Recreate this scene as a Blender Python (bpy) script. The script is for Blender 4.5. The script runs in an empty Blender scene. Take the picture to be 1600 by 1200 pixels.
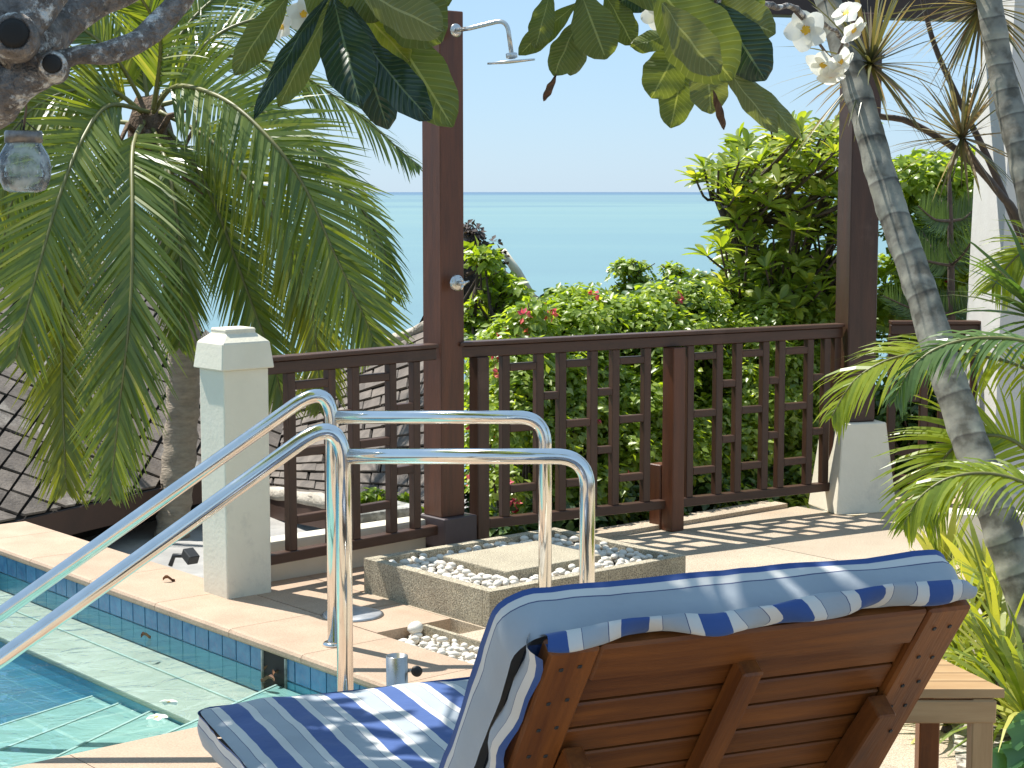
import bpy, bmesh, math, random
import numpy as np
from mathutils import Vector, Matrix, noise
random.seed(7); rng = np.random.default_rng(7)
scene = bpy.context.scene
COL = scene.collection

# ------------------------------------------------------------------ camera
F = 2800.0; H = 1.6; TH = math.atan(301 / F)
cd = bpy.data.cameras.new('camera'); cam = bpy.data.objects.new('camera', cd); COL.objects.link(cam)
cd.sensor_width = 36; cd.lens = 36 * F / 1600; cd.clip_start = .05; cd.clip_end = 200000
cam.location = (0, 0, H); cam.rotation_euler = (math.pi / 2 - TH, 0, 0)
scene.camera = cam
# ------------------------------------------------------------------ sky and sun
SUN = Vector((.46, -.36, -1)).normalized()      # direction the light travels
elev = math.asin(-SUN.z); azi = math.atan2(-SUN.x, -SUN.y)
w = bpy.data.worlds.new('World'); scene.world = w; w.use_nodes = True
nt = w.node_tree; bg = nt.nodes['Background']
sk = nt.nodes.new('ShaderNodeTexSky'); sk.sky_type = 'NISHITA'; sk.sun_disc = False
sk.sun_elevation = elev; sk.sun_rotation = azi
sk.altitude = 0; sk.air_density = 1.0; sk.dust_density = .2; sk.ozone_density = 5.0
wm = nt.nodes.new('ShaderNodeMix'); wm.data_type = 'RGBA'; wm.inputs[0].default_value = .74; wm.inputs[7].default_value = (2.45, 3.7, 5.1, 1)   # even pale blue mixed over the whole sky
nt.links.new(sk.outputs[0], wm.inputs[6]); nt.links.new(wm.outputs[2], bg.inputs[0]); bg.inputs[1].default_value = .10
sl = bpy.data.lights.new('sun', 'SUN'); sun = bpy.data.objects.new('sun', sl); COL.objects.link(sun)
sl.energy = 4.6; sl.angle = math.radians(.53); sl.color = (1, .965, .90)
sun.rotation_euler = SUN.to_track_quat('-Z', 'Y').to_euler(); sun.location = (-3, 3, 9)
scene.view_settings.view_transform = 'Standard'; scene.view_settings.look = 'None'
scene.view_settings.exposure = .85; scene.view_settings.gamma = 1; scene.view_settings.use_curve_mapping = False

# ------------------------------------------------------------------ picture to place
FW = Vector((0, math.cos(TH), -math.sin(TH))); UP = Vector((0, math.sin(TH), math.cos(TH))); CAM = Vector((0, 0, H))
def ray(x, y): return FW + Vector((1, 0, 0)) * ((x - 800) / F) - UP * ((y - 600) / F)
def G(x, y, z=0.):
    d = ray(x, y); return CAM + d * ((z - H) / d.z)
def A(x, y, Y):
    d = ray(x, y); return CAM + d * (Y / d.y)
def PJ(p):
    q = Vector(p) - CAM; z = q.dot(FW); return 800 + F * q.x / z, 600 - F * q.dot(UP) / z
C0 = Vector((-.440, 5.783, 0)); U = Vector((-.6445, .7646, 0)); W = Vector((.7646, .6445, 0)); Z = Vector((0, 0, 1))
def P(a, b, z=0.): return C0 + U * a + W * b + Z * z

# ------------------------------------------------------------------ materials
def new_mat(name):
    m = bpy.data.materials.new(name); m.use_nodes = True
    return m, m.node_tree.nodes, m.node_tree.links, m.node_tree.nodes['Principled BSDF']
def ramp(n, stops, interp='LINEAR'):
    r = n.new('ShaderNodeValToRGB'); r.color_ramp.interpolation = interp
    e = r.color_ramp.elements
    while len(e) < len(stops): e.new(.5)
    for k, (p, c) in enumerate(stops): e[k].position = p; e[k].color = (*c, 1) if len(c) == 3 else c
    return r
def mat(name, c1, c2=None, scale=6, rough=.6, bump=0., bscale=60, metal=0., stretch=(1, 1, 1), spec=.5, speck=None, detail=6, dist=0.02, grime=None, lo=.35, hi=.68, var=0.):
    m, n, l, b = new_mat(name)
    tc = n.new('ShaderNodeTexCoord'); mp = n.new('ShaderNodeMapping'); mp.inputs['Scale'].default_value = stretch
    oi = n.new('ShaderNodeObjectInfo'); ad = n.new('ShaderNodeVectorMath'); ad.operation = 'ADD'
    cb = n.new('ShaderNodeCombineXYZ'); ml = n.new('ShaderNodeMath'); ml.operation = 'MULTIPLY'; ml.inputs[1].default_value = 17
    l.new(oi.outputs['Random'], ml.inputs[0]); l.new(ml.outputs[0], cb.inputs[0]); l.new(ml.outputs[0], cb.inputs[1])
    l.new(tc.outputs['Object'], ad.inputs[0]); l.new(cb.outputs[0], ad.inputs[1]); l.new(ad.outputs[0], mp.inputs[0])
    no = n.new('ShaderNodeTexNoise'); no.inputs['Scale'].default_value = scale; no.inputs['Detail'].default_value = detail
    no.inputs['Roughness'].default_value = .62; l.new(mp.outputs[0], no.inputs['Vector'])
    c2 = c2 or tuple(x * .8 for x in c1)
    r = ramp(n, [(lo, c2), (hi, c1)]); l.new(no.outputs['Fac'], r.inputs[0]); out = r.outputs[0]
    if speck:
        v = n.new('ShaderNodeTexNoise'); v.inputs['Scale'].default_value = speck[0]; v.inputs['Detail'].default_value = 2
        l.new(mp.outputs[0], v.inputs['Vector'])
        r2 = ramp(n, [(.36, speck[1]), (.5, (.5, .5, .5)), (.64, speck[2])]); l.new(v.outputs['Fac'], r2.inputs[0])
        mx = n.new('ShaderNodeMix'); mx.data_type = 'RGBA'; mx.blend_type = 'OVERLAY'; mx.inputs[0].default_value = .8
        l.new(out, mx.inputs[6]); l.new(r2.outputs[0], mx.inputs[7]); out = mx.outputs[2]
    if grime:
        g = n.new('ShaderNodeTexNoise'); g.inputs['Scale'].default_value = grime[0]; g.inputs['Detail'].default_value = 8; g.inputs['Roughness'].default_value = .7
        l.new(tc.outputs['Object'], g.inputs['Vector'])
        r3 = ramp(n, [(grime[2], (0, 0, 0)), (grime[3], (1, 1, 1))]); l.new(g.outputs['Fac'], r3.inputs[0])
        mx = n.new('ShaderNodeMix'); mx.data_type = 'RGBA'; l.new(r3.outputs[0], mx.inputs[0]); l.new(out, mx.inputs[6]); mx.inputs[7].default_value = (*grime[1], 1); out = mx.outputs[2]
    if var:
        hv = n.new('ShaderNodeHueSaturation'); vr = n.new('ShaderNodeMapRange'); vr.inputs[3].default_value = 1 - var; vr.inputs[4].default_value = 1 + var * .7
        l.new(oi.outputs['Random'], vr.inputs[0]); l.new(vr.outputs[0], hv.inputs['Value']); l.new(out, hv.inputs['Color']); out = hv.outputs[0]
    l.new(out, b.inputs['Base Color'])
    rr = n.new('ShaderNodeMapRange'); rr.inputs[3].default_value = max(0, rough - .08); rr.inputs[4].default_value = min(1, rough + .1)
    l.new(no.outputs['Fac'], rr.inputs[0]); l.new(rr.outputs[0], b.inputs['Roughness'])
    b.inputs['Metallic'].default_value = metal; b.inputs['Specular IOR Level'].default_value = spec
    if bump:
        bn = n.new('ShaderNodeTexNoise'); bn.inputs['Scale'].default_value = bscale; bn.inputs['Detail'].default_value = 4
        l.new(mp.outputs[0], bn.inputs['Vector'])
        bp = n.new('ShaderNodeBump'); bp.inputs['Strength'].default_value = bump; bp.inputs['Distance'].default_value = dist
        l.new(bn.outputs['Fac'], bp.inputs['Height']); l.new(bp.outputs[0], b.inputs['Normal'])
    return m
def leafmat(name, cols, trans=.4, rough=.45, tcol=None, spec=.6):
    m, n, l, b = new_mat(name); out = n['Material Output']
    at = n.new('ShaderNodeAttribute'); at.attribute_name = 'rnd'
    r = ramp(n, [(k / (len(cols) - 1), c) for k, c in enumerate(cols)]); l.new(at.outputs['Fac'], r.inputs[0])
    l.new(r.outputs[0], b.inputs['Base Color']); b.inputs['Roughness'].default_value = rough; b.inputs['Specular IOR Level'].default_value = spec
    tr = n.new('ShaderNodeBsdfTranslucent'); mc = n.new('ShaderNodeMix'); mc.data_type = 'RGBA'; mc.blend_type = 'MULTIPLY'; mc.inputs[0].default_value = 1
    l.new(r.outputs[0], mc.inputs[6]); mc.inputs[7].default_value = (*(tcol or (1.9, 1.7, .6)), 1); l.new(mc.outputs[2], tr.inputs[0])
    mx = n.new('ShaderNodeMixShader'); mx.inputs[0].default_value = trans
    l.new(b.outputs[0], mx.inputs[1]); l.new(tr.outputs[0], mx.inputs[2]); l.new(mx.outputs[0], out.inputs[0])
    return m
def veinleaf(name, c1, c2, vein, trans=.35, rough=.4, nv=16):
    m, n, l, b = new_mat(name); out = n['Material Output']
    uv = n.new('ShaderNodeUVMap'); sp = n.new('ShaderNodeSeparateXYZ'); l.new(uv.outputs[0], sp.inputs[0])
    def M(op, a, bb=None, c=None):
        x = n.new('ShaderNodeMath'); x.operation = op
        for k, v in enumerate((a, bb, c)):
            if v is None: continue
            if isinstance(v, (int, float)): x.inputs[k].default_value = v
            else: l.new(v, x.inputs[k])
        return x.outputs[0]
    u = M('ABSOLUTE', M('SUBTRACT', sp.outputs[0], .5)); u2 = M('MULTIPLY', u, 2)
    ph = M('SUBTRACT', M('MULTIPLY', sp.outputs[1], nv), M('MULTIPLY', u2, 2.4))
    fr = M('ABSOLUTE', M('SUBTRACT', M('FRACT', ph), .5)); side = M('LESS_THAN', fr, .055)
    side2 = M('SMOOTH_MIN', M('MULTIPLY', fr, 2), 1., .3)
    mid = M('LESS_THAN', u2, .045)
    v = M('MAXIMUM', M('MULTIPLY', side, .45), mid)
    tc = n.new('ShaderNodeTexCoord'); no = n.new('ShaderNodeTexNoise'); no.inputs['Scale'].default_value = 14; no.inputs['Detail'].default_value = 5; l.new(tc.outputs['Object'], no.inputs[0])
    r = ramp(n, [(.35, c2), (.65, c1)]); l.new(no.outputs[0], r.inputs[0])
    mx = n.new('ShaderNodeMix'); mx.data_type = 'RGBA'; l.new(v, mx.inputs[0]); l.new(r.outputs[0], mx.inputs[6]); mx.inputs[7].default_value = (*vein, 1)
    l.new(mx.outputs[2], b.inputs['Base Color']); b.inputs['Roughness'].default_value = rough
    bp = n.new('ShaderNodeBump'); bp.inputs['Strength'].default_value = .5; bp.inputs['Distance'].default_value = .003
    l.new(side2, bp.inputs['Height']); l.new(bp.outputs[0], b.inputs['Normal'])
    tr = n.new('ShaderNodeBsdfTranslucent'); mc = n.new('ShaderNodeMix'); mc.data_type = 'RGBA'; mc.blend_type = 'MULTIPLY'; mc.inputs[0].default_value = 1
    l.new(mx.outputs[2], mc.inputs[6]); mc.inputs[7].default_value = (1.8, 1.7, .5, 1); l.new(mc.outputs[2], tr.inputs[0])
    ms = n.new('ShaderNodeMixShader'); ms.inputs[0].default_value = trans
    l.new(b.outputs[0], ms.inputs[1]); l.new(tr.outputs[0], ms.inputs[2]); l.new(ms.outputs[0], out.inputs[0])
    return m

MT = {}
MT['coping'] = mat('coping_stone', (.46, .335, .235), (.375, .265, .18), 5, .7, .25, 90, var=.09, speck=(160, (.42, .40, .38), (.58, .56, .54)), grime=(3, (.36, .25, .16), .6, .82), dist=.004)
MT['deck'] = mat('washed_stone', (.445, .365, .27), (.36, .29, .21), 2.2, .8, .35, 160, var=.06, speck=(210, (.28, .26, .23), (.74, .72, .7)), grime=(1.7, (.50, .34, .22), .56, .75), dist=.004)
MT['tray'] = mat('aggregate_tray', (.40, .35, .255), (.315, .275, .2), 9, .85, .6, 150, speck=(190, (.22, .2, .17), (.78, .76, .72)), dist=.005)
MT['cream'] = mat('cream_render', (.68, .625, .50), (.62, .565, .445), 4, .75, .18, 55, grime=(3.4, (.42, .39, .32), .66, .86), dist=.006)
MT['white'] = mat('white_render', (.76, .70, .56), (.71, .65, .51), 5, .75, .2, 60, grime=(5, (.50, .46, .38), .56, .80), dist=.006)
MT['wall'] = mat('pale_wall_render', (.60, .585, .545), (.53, .51, .47), 4, .8, .2, 60, dist=.006)
MT['grey'] = mat('grey_concrete', (.40, .385, .36), (.27, .26, .245), 3.5, .85, .3, 60, grime=(2.4, (.12, .115, .10), .55, .75), dist=.01)
MT['mold'] = mat('mouldy_concrete', (.48, .47, .42), (.16, .16, .14), 9, .85, .3, 60, lo=.42, hi=.58)
MT['dark'] = mat('opening_shade', (.03, .027, .024), (.015, .014, .012), 3, .9)  # near-black colour painted where openings hold only shade
MT['soil'] = mat('soil', (.12, .085, .055), (.06, .045, .03), 9, .95, .8, 60, dist=.03)
MT['brown'] = mat('stained_brown_timber', var=.15, c1=(.080, .035, .019), c2=(.048, .022, .012), scale=3, rough=.42, bump=.22, bscale=30, stretch=(1, 9, 9), dist=.004, grime=(5, (.11, .06, .042), .58, .8), spec=.45)
MT['red'] = mat('red_brown_timber', (.135, .045, .019), (.08, .028, .013), 3, .4, .22, 30, stretch=(1, 9, 9), dist=.004, spec=.45)
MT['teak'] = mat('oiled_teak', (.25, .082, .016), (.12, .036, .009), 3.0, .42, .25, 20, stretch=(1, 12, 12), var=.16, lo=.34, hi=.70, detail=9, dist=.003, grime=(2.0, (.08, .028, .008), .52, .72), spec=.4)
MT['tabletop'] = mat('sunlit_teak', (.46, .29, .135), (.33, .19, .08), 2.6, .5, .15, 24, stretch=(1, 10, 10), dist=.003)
MT['steel'] = mat('polished_steel', (.80, .79, .76), (.74, .73, .70), 14, .10, .03, 200, metal=1, dist=.001)
MT['brushed'] = mat('brushed_steel', (.55, .54, .51), (.44, .43, .41), 9, .28, .05, 90, metal=1, dist=.001)
MT['drain'] = mat('drain_steel', (.62, .62, .62), (.5, .5, .5), 18, .42, .1, 60, metal=.75, dist=.002)
MT['black'] = mat('black_plastic', (.025, .025, .025), (.015, .015, .015), 8, .45)
MT['pebble'] = mat('white_pebble', (.74, .70, .62), (.60, .54, .45), 12, .55, .12, 60, dist=.003)
MT['shingle'] = mat('weathered_shingle', (.20, .168, .142), (.10, .083, .07), 7, .85, .5, 60, var=.22, dist=.01, grime=(1.4, (.46, .43, .38), .56, .72))
MT['mortar'] = mat('ridge_mortar', (.56, .51, .43), (.36, .32, .26), 8, .9, .7, 50, dist=.02)
MT['underlay'] = mat('roof_underlay', (.03, .024, .02), (.018, .015, .013), 5, .9)
MT['fascia'] = mat('fascia_board', (.085, .045, .032), (.055, .03, .022), 4, .6)
MT['thatch'] = mat('dark_thatch', (.085, .062, .05), (.035, .026, .022), 30, .95, .9, 80, stretch=(1, 1, 4), dist=.03)
MT['bark'] = mat('palm_bark', (.42, .345, .26), (.27, .22, .165), 10, .9, .6, 24, dist=.012, stretch=(1, 1, 3))
MT['greybark'] = mat('ringed_grey_bark', (.30, .285, .245), (.15, .14, .115), 16, .8, .5, 60, dist=.01, grime=(9, (.42, .42, .38), .55, .68))
MT['frangibark'] = mat('frangipani_bark', (.30, .26, .225), (.10, .082, .07), 34, .85, 1., 55, dist=.03, grime=(20, (.70, .67, .61), .52, .60))
MT['twig'] = mat('brown_twig', (.12, .085, .065), (.07, .05, .04), 20, .8, .4, 60, dist=.01)
MT['fibre'] = mat('palm_fibre', (.21, .14, .085), (.09, .06, .04), 30, .95, .8, 60, dist=.02)
MT['frond'] = leafmat('coconut_leaflet', [(.085, .135, .025), (.135, .19, .035), (.20, .245, .05), (.34, .34, .12)], .36, .28, (1.9, 1.75, .4), spec=.6)
MT['frondy'] = leafmat('yellowing_coconut_leaflet', [(.12, .16, .024), (.20, .23, .032), (.32, .33, .05)], .45, .35, (1.9, 1.7, .35), spec=.6)
MT['rachis'] = mat('frond_stalk', (.20, .20, .055), (.14, .13, .04), 8, .5)
MT['hedge'] = leafmat('bougainvillea_leaf', [(.11, .185, .03), (.21, .30, .045), (.31, .40, .08), (.46, .52, .19)], .50, .36, (1.9, 1.8, .35))
MT['hedge2'] = leafmat('lime_vine_leaf', [(.15, .235, .03), (.26, .36, .045), (.40, .47, .11)], .5, .38, (1.8, 1.7, .3))
MT['hedge3'] = leafmat('dark_shrub_leaf', [(.035, .08, .018), (.06, .12, .025), (.12, .19, .035)], .28, .35, (1.7, 1.7, .5))
MT['frangi'] = leafmat('small_frangipani_leaf', [(.13, .20, .03), (.22, .30, .045), (.32, .38, .08), (.47, .45, .12)], .48, .38, (1.8, 1.7, .35))
MT['bract'] = leafmat('pink_bract', [(.62, .04, .10), (.80, .12, .20), (.8, .2, .12)], .4, .6, (1.2, 1, 1))
MT['arau'] = leafmat('pine_needle', [(.035, .075, .018), (.055, .11, .025), (.09, .16, .03)], .2, .5)
MT['areca'] = leafmat('areca_leaflet', [(.14, .20, .022), (.24, .31, .03), (.34, .38, .04)], .5, .35, (1.9, 1.8, .25))
MT['arecad'] = leafmat('deep_green_areca_leaflet', [(.08, .15, .04), (.13, .20, .05)], .32, .3, (1.6, 1.7, .5))
MT['drac'] = leafmat('dragon_tree_blade', [(.09, .10, .04), (.15, .15, .055), (.20, .14, .08), (.32, .30, .17)], .3, .4, (1.5, 1.3, .6))
MT['strap'] = leafmat('yellow_striped_strap_leaf', [(.14, .20, .03), (.28, .32, .05), (.48, .47, .12)], .42, .42, (1.6, 1.5, .4))
MT['bed'] = mat('pale_bed_gravel', (.48, .44, .37), (.14, .11, .08), 26, .9, .8, 60, dist=.015, lo=.42, hi=.55)
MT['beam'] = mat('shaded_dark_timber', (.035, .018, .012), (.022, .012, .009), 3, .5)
MT['philo'] = leafmat('lobed_green_leaf', [(.05, .14, .05), (.09, .20, .07)], .25, .35)
MT['leafA'] = veinleaf('frangipani_underside', (.13, .165, .042), (.095, .125, .032), (.26, .29, .12), .33)
MT['leafB'] = veinleaf('frangipani_upper', (.022, .052, .026), (.014, .036, .018), (.12, .17, .09), .12, .28)
MT['leafC'] = veinleaf('frangipani_yellowing', (.40, .38, .05), (.17, .22, .045), (.45, .42, .15), .45)
MT['leafD'] = veinleaf('frangipani_pale', (.16, .185, .075), (.125, .15, .06), (.28, .31, .17), .28)
MT['petal'] = leafmat('white_petal', [(.78, .77, .70), (.84, .83, .78)], .45, .5, (1, 1, .92))
MT['yolk'] = mat('yellow_flower_heart', (.80, .50, .03), (.75, .4, .02), 20, .6)
MT['dry'] = mat('dry_leaf', (.20, .10, .045), (.09, .04, .02), 30, .8)
MT['nosing'] = mat('pale_step_nosing', (.50, .58, .50), (.42, .51, .44), 10, .5)
MT['poolpale'] = mat('pale_green_pool_plaster', (.42, .42, .325), (.36, .37, .29), 3, .6, grime=(2.2, (.52, .51, .42), .5, .7))
MT['lidm'] = mat('tarnished_lid', (.36, .34, .31), (.15, .13, .12), 24, .4, .3, 50, metal=.8, dist=.003)
MT['rope'] = mat('twine', (.14, .10, .07), (.08, .06, .04), 40, .9)
MT['valve'] = mat('chrome_fitting', (.68, .66, .62), (.56, .54, .50), 12, .25, metal=.9)
MT['plinth'] = mat('painted_plinth', (.085, .062, .062), (.06, .042, .042), 5, .5, .2, 40, dist=.004)

def grout_tiles(name, c1, c2, c3, grout, size, dirs=(U, W)):
    """pool tiles too deep under water to pick apart: grid of tiles with joints and colour per tile"""
    m, n, l, b = new_mat(name)
    geo = n.new('ShaderNodeNewGeometry')
    comb = n.new('ShaderNodeCombineXYZ')
    for k, d in enumerate((dirs[0], dirs[1])):
        dt = n.new('ShaderNodeVectorMath'); dt.operation = 'DOT_PRODUCT'; l.new(geo.outputs['Position'], dt.inputs[0]); dt.inputs[1].default_value = d / size
        l.new(dt.outputs['Value'], comb.inputs[k])
    br = n.new('ShaderNodeTexBrick'); br.offset = 0; br.inputs['Scale'].default_value = 1; br.inputs['Brick Width'].default_value = 1; br.inputs['Row Height'].default_value = 1
    br.inputs['Mortar Size'].default_value = .03; br.inputs['Mortar'].default_value = (*grout, 1); br.inputs['Color1'].default_value = (*c1, 1); br.inputs['Color2'].default_value = (*c2, 1)
    l.new(comb.outputs[0], br.inputs['Vector'])
    no = n.new('ShaderNodeTexNoise'); no.inputs['Scale'].default_value = 3; l.new(geo.outputs['Position'], no.inputs['Vector'])
    mx = n.new('ShaderNodeMix'); mx.data_type = 'RGBA'; r = ramp(n, [(.45, (0, 0, 0)), (.7, (.6, .6, .6))]); l.new(no.outputs[0], r.inputs[0]); l.new(r.outputs[0], mx.inputs[0])
    l.new(br.outputs['Color'], mx.inputs[6]); mx.inputs[7].default_value = (*c3, 1); l.new(mx.outputs[2], b.inputs['Base Color']); b.inputs['Roughness'].default_value = .35
    return m
MT['poolblue'] = grout_tiles('pool_floor_tiles', (.025, .13, .20), (.035, .16, .235), (.05, .19, .25), (.08, .22, .27), .1)
MT['stepm'] = grout_tiles('pool_step_tiles', (.26, .41, .35), (.22, .37, .325), (.34, .47, .38), (.36, .5, .42), .3)
MT['tile'] = mat('glazed_blue_tile', (.085, .25, .40), (.045, .165, .31), 22, .18, .06, 60, var=.15, dist=.002, grime=(30, (.14, .17, .30), .52, .7))
MT['tile_under'] = mat('underwater_lit_blue_tile', (.11, .38, .52), (.085, .32, .46), 6, .3)  # paler than the tiles above: underwater brightness painted into the colour
MT['grout'] = mat('tile_grout', (.40, .50, .52), (.3, .4, .43), 12, .8)

def water_mat():
    m, n, l, b = new_mat('pool_water'); out = n['Material Output']; n.remove(b)
    tr = n.new('ShaderNodeBsdfTransparent'); tr.inputs[0].default_value = (.82, .93, .97, 1)
    gl = n.new('ShaderNodeBsdfGlossy'); gl.inputs['Roughness'].default_value = .03
    fr = n.new('ShaderNodeFresnel'); fr.inputs[0].default_value = 1.33
    tc = n.new('ShaderNodeTexCoord'); no = n.new('ShaderNodeTexNoise'); no.inputs['Scale'].default_value = 8; no.inputs['Detail'].default_value = 3; no.inputs['Distortion'].default_value = .8; l.new(tc.outputs['Object'], no.inputs[0])
    bp = n.new('ShaderNodeBump'); bp.inputs['Strength'].default_value = .45; bp.inputs['Distance'].default_value = .03
    l.new(no.outputs[0], bp.inputs['Height']); l.new(bp.outputs[0], gl.inputs['Normal']); l.new(bp.outputs[0], fr.inputs['Normal'])
    ms = n.new('ShaderNodeMixShader'); l.new(fr.outputs[0], ms.inputs[0]); l.new(tr.outputs[0], ms.inputs[1]); l.new(gl.outputs[0], ms.inputs[2]); l.new(ms.outputs[0], out.inputs[0])
    return m
MT['water'] = water_mat()
def sea_mat():
    m, n, l, b = new_mat('sea_water')
    geo = n.new('ShaderNodeNewGeometry'); sp = n.new('ShaderNodeSeparateXYZ'); l.new(geo.outputs['Position'], sp.inputs[0])
    lg = n.new('ShaderNodeMath'); lg.operation = 'LOGARITHM'; lg.inputs[1].default_value = 10; l.new(sp.outputs[1], lg.inputs[0])
    mr = n.new('ShaderNodeMapRange'); mr.inputs[1].default_value = 2.2; mr.inputs[2].default_value = 4.5; l.new(lg.outputs[0], mr.inputs[0])
    # long banks of shallow and deeper water lying across the view
    cx = n.new('ShaderNodeMath'); cx.operation = 'DIVIDE'; l.new(sp.outputs[0], cx.inputs[0]); l.new(sp.outputs[1], cx.inputs[1])
    sx = n.new('ShaderNodeMath'); sx.operation = 'MULTIPLY'; sx.inputs[1].default_value = 1.6; l.new(cx.outputs[0], sx.inputs[0])
    sy = n.new('ShaderNodeMath'); sy.operation = 'MULTIPLY'; sy.inputs[1].default_value = 9; l.new(lg.outputs[0], sy.inputs[0])
    cc = n.new('ShaderNodeCombineXYZ'); l.new(sx.outputs[0], cc.inputs[0]); l.new(sy.outputs[0], cc.inputs[1])
    no = n.new('ShaderNodeTexNoise'); no.inputs['Scale'].default_value = 1.; no.inputs['Detail'].default_value = 6; no.inputs['Roughness'].default_value = .6; l.new(cc.outputs[0], no.inputs[0])
    ad = n.new('ShaderNodeMath'); ad.operation = 'MULTIPLY_ADD'; ad.inputs[1].default_value = .75; l.new(no.outputs[0], ad.inputs[0])
    sb = n.new('ShaderNodeMath'); sb.operation = 'SUBTRACT'; sb.inputs[1].default_value = .375; l.new(mr.outputs[0], sb.inputs[0]); l.new(sb.outputs[0], ad.inputs[2])
    r = ramp(n, [(0, (.125, .215, .245)), (.35, (.14, .24, .26)), (.55, (.165, .265, .265)), (.64, (.125, .215, .245)), (.78, (.15, .24, .262)), (.9, (.085, .16, .225)), (1, (.07, .13, .21))])
    l.new(ad.outputs[0], r.inputs[0]); l.new(r.outputs[0], b.inputs['Base Color'])
    b.inputs['Roughness'].default_value = .5; b.inputs['Specular IOR Level'].default_value = .25
    wv = n.new('ShaderNodeTexNoise'); wv.inputs['Scale'].default_value = .6; wv.inputs['Detail'].default_value = 6; l.new(geo.outputs['Position'], wv.inputs[0])
    bp = n.new('ShaderNodeBump'); bp.inputs['Strength'].default_value = .4; bp.inputs['Distance'].default_value = .4; l.new(wv.outputs[0], bp.inputs['Height']); l.new(bp.outputs[0], b.inputs['Normal'])
    return m
MT['sea'] = sea_mat()
def ringbark():
    m, n, l, b = new_mat('ring_scarred_bark'); uv = n.new('ShaderNodeUVMap'); sp = n.new('ShaderNodeSeparateXYZ'); l.new(uv.outputs[0], sp.inputs[0])
    geo = n.new('ShaderNodeNewGeometry'); no = n.new('ShaderNodeTexNoise'); no.inputs['Scale'].default_value = 16; no.inputs['Detail'].default_value = 7; l.new(geo.outputs['Position'], no.inputs['Vector'])
    n2 = n.new('ShaderNodeTexNoise'); n2.inputs['Scale'].default_value = 5; n2.inputs['Detail'].default_value = 4; l.new(geo.outputs['Position'], n2.inputs['Vector'])
    ad = n.new('ShaderNodeMath'); ad.operation = 'MULTIPLY_ADD'; ad.inputs[1].default_value = .45; l.new(n2.outputs[0], ad.inputs[0]); l.new(sp.outputs[1], ad.inputs[2])
    fr = n.new('ShaderNodeMath'); fr.operation = 'FRACT'; l.new(ad.outputs[0], fr.inputs[0])
    r1 = ramp(n, [(0, (.10, .09, .075)), (.05, (.31, .30, .245)), (.2, (.26, .25, .205)), (.9, (.205, .195, .155)), (1, (.12, .11, .09))]); l.new(fr.outputs[0], r1.inputs[0])
    r2 = ramp(n, [(.38, (.45, .43, .40)), (.5, (.9, .9, .9)), (.66, (1.25, 1.25, 1.2))]); l.new(no.outputs[0], r2.inputs[0])
    mx = n.new('ShaderNodeMix'); mx.data_type = 'RGBA'; mx.blend_type = 'MULTIPLY'; mx.inputs[0].default_value = 1; l.new(r1.outputs[0], mx.inputs[6]); l.new(r2.outputs[0], mx.inputs[7]); l.new(mx.outputs[2], b.inputs['Base Color'])
    b.inputs['Roughness'].default_value = .8; bp = n.new('ShaderNodeBump'); bp.inputs['Strength'].default_value = .5; bp.inputs['Distance'].default_value = .008; l.new(no.outputs[0], bp.inputs['Height']); l.new(bp.outputs[0], b.inputs['Normal'])
    return m
MT['ringbark'] = ringbark()
def stripe_mat(name, stops, period, axis, off=0., scl=1.):
    """woven stripes: colour by position across the cushion (UV x in metres, or y)"""
    m, n, l, b = new_mat(name)
    uv = n.new('ShaderNodeUVMap'); sp = n.new('ShaderNodeSeparateXYZ'); l.new(uv.outputs[0], sp.inputs[0])
    mm = n.new('ShaderNodeMath'); mm.operation = 'MULTIPLY_ADD'; l.new(sp.outputs[axis], mm.inputs[0]); mm.inputs[1].default_value = 1 / period; mm.inputs[2].default_value = off
    fr = n.new('ShaderNodeMath'); fr.operation = 'FRACT'; l.new(mm.outputs[0], fr.inputs[0])
    r = ramp(n, stops, 'CONSTANT'); l.new(fr.outputs[0], r.inputs[0])
    tc = n.new('ShaderNodeTexCoord'); no = n.new('ShaderNodeTexNoise'); no.inputs['Scale'].default_value = 7; no.inputs['Detail'].default_value = 6; l.new(tc.outputs['Object'], no.inputs[0])
    rr = ramp(n, [(.3, (.86, .86, .87)), (.7, (1, 1, 1))]); l.new(no.outputs[0], rr.inputs[0])
    mx = n.new('ShaderNodeMix'); mx.data_type = 'RGBA'; mx.blend_type = 'MULTIPLY'; mx.inputs[0].default_value = 1; l.new(r.outputs[0], mx.inputs[6]); l.new(rr.outputs[0], mx.inputs[7])
    l.new(mx.outputs[2], b.inputs['Base Color']); b.inputs['Roughness'].default_value = .85; b.inputs['Sheen Weight'].default_value = .15
    wv = n.new('ShaderNodeTexNoise'); wv.inputs['Scale'].default_value = 9; wv.inputs['Detail'].default_value = 4; l.new(tc.outputs['Object'], wv.inputs[0])
    bp = n.new('ShaderNodeBump'); bp.inputs['Strength'].default_value = .5; bp.inputs['Distance'].default_value = .012; l.new(wv.outputs[0], bp.inputs['Height']); l.new(bp.outputs[0], b.inputs['Normal'])
    return m
BL = (.030, .080, .255); WH = (.64, .62, .57); LB = (.35, .385, .41); NV = (.06, .075, .16)
STR = [(0, BL), (.36, WH), (.52, NV), (.53, LB), (.83, NV), (.84, WH)]
MT['stripe'] = stripe_mat('striped_canvas', STR, .135, 0, .18)
MT['border'] = stripe_mat('cushion_border', [(0, BL), (.10, WH), (.30, NV), (.325, LB)], .105, 1)
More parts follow.
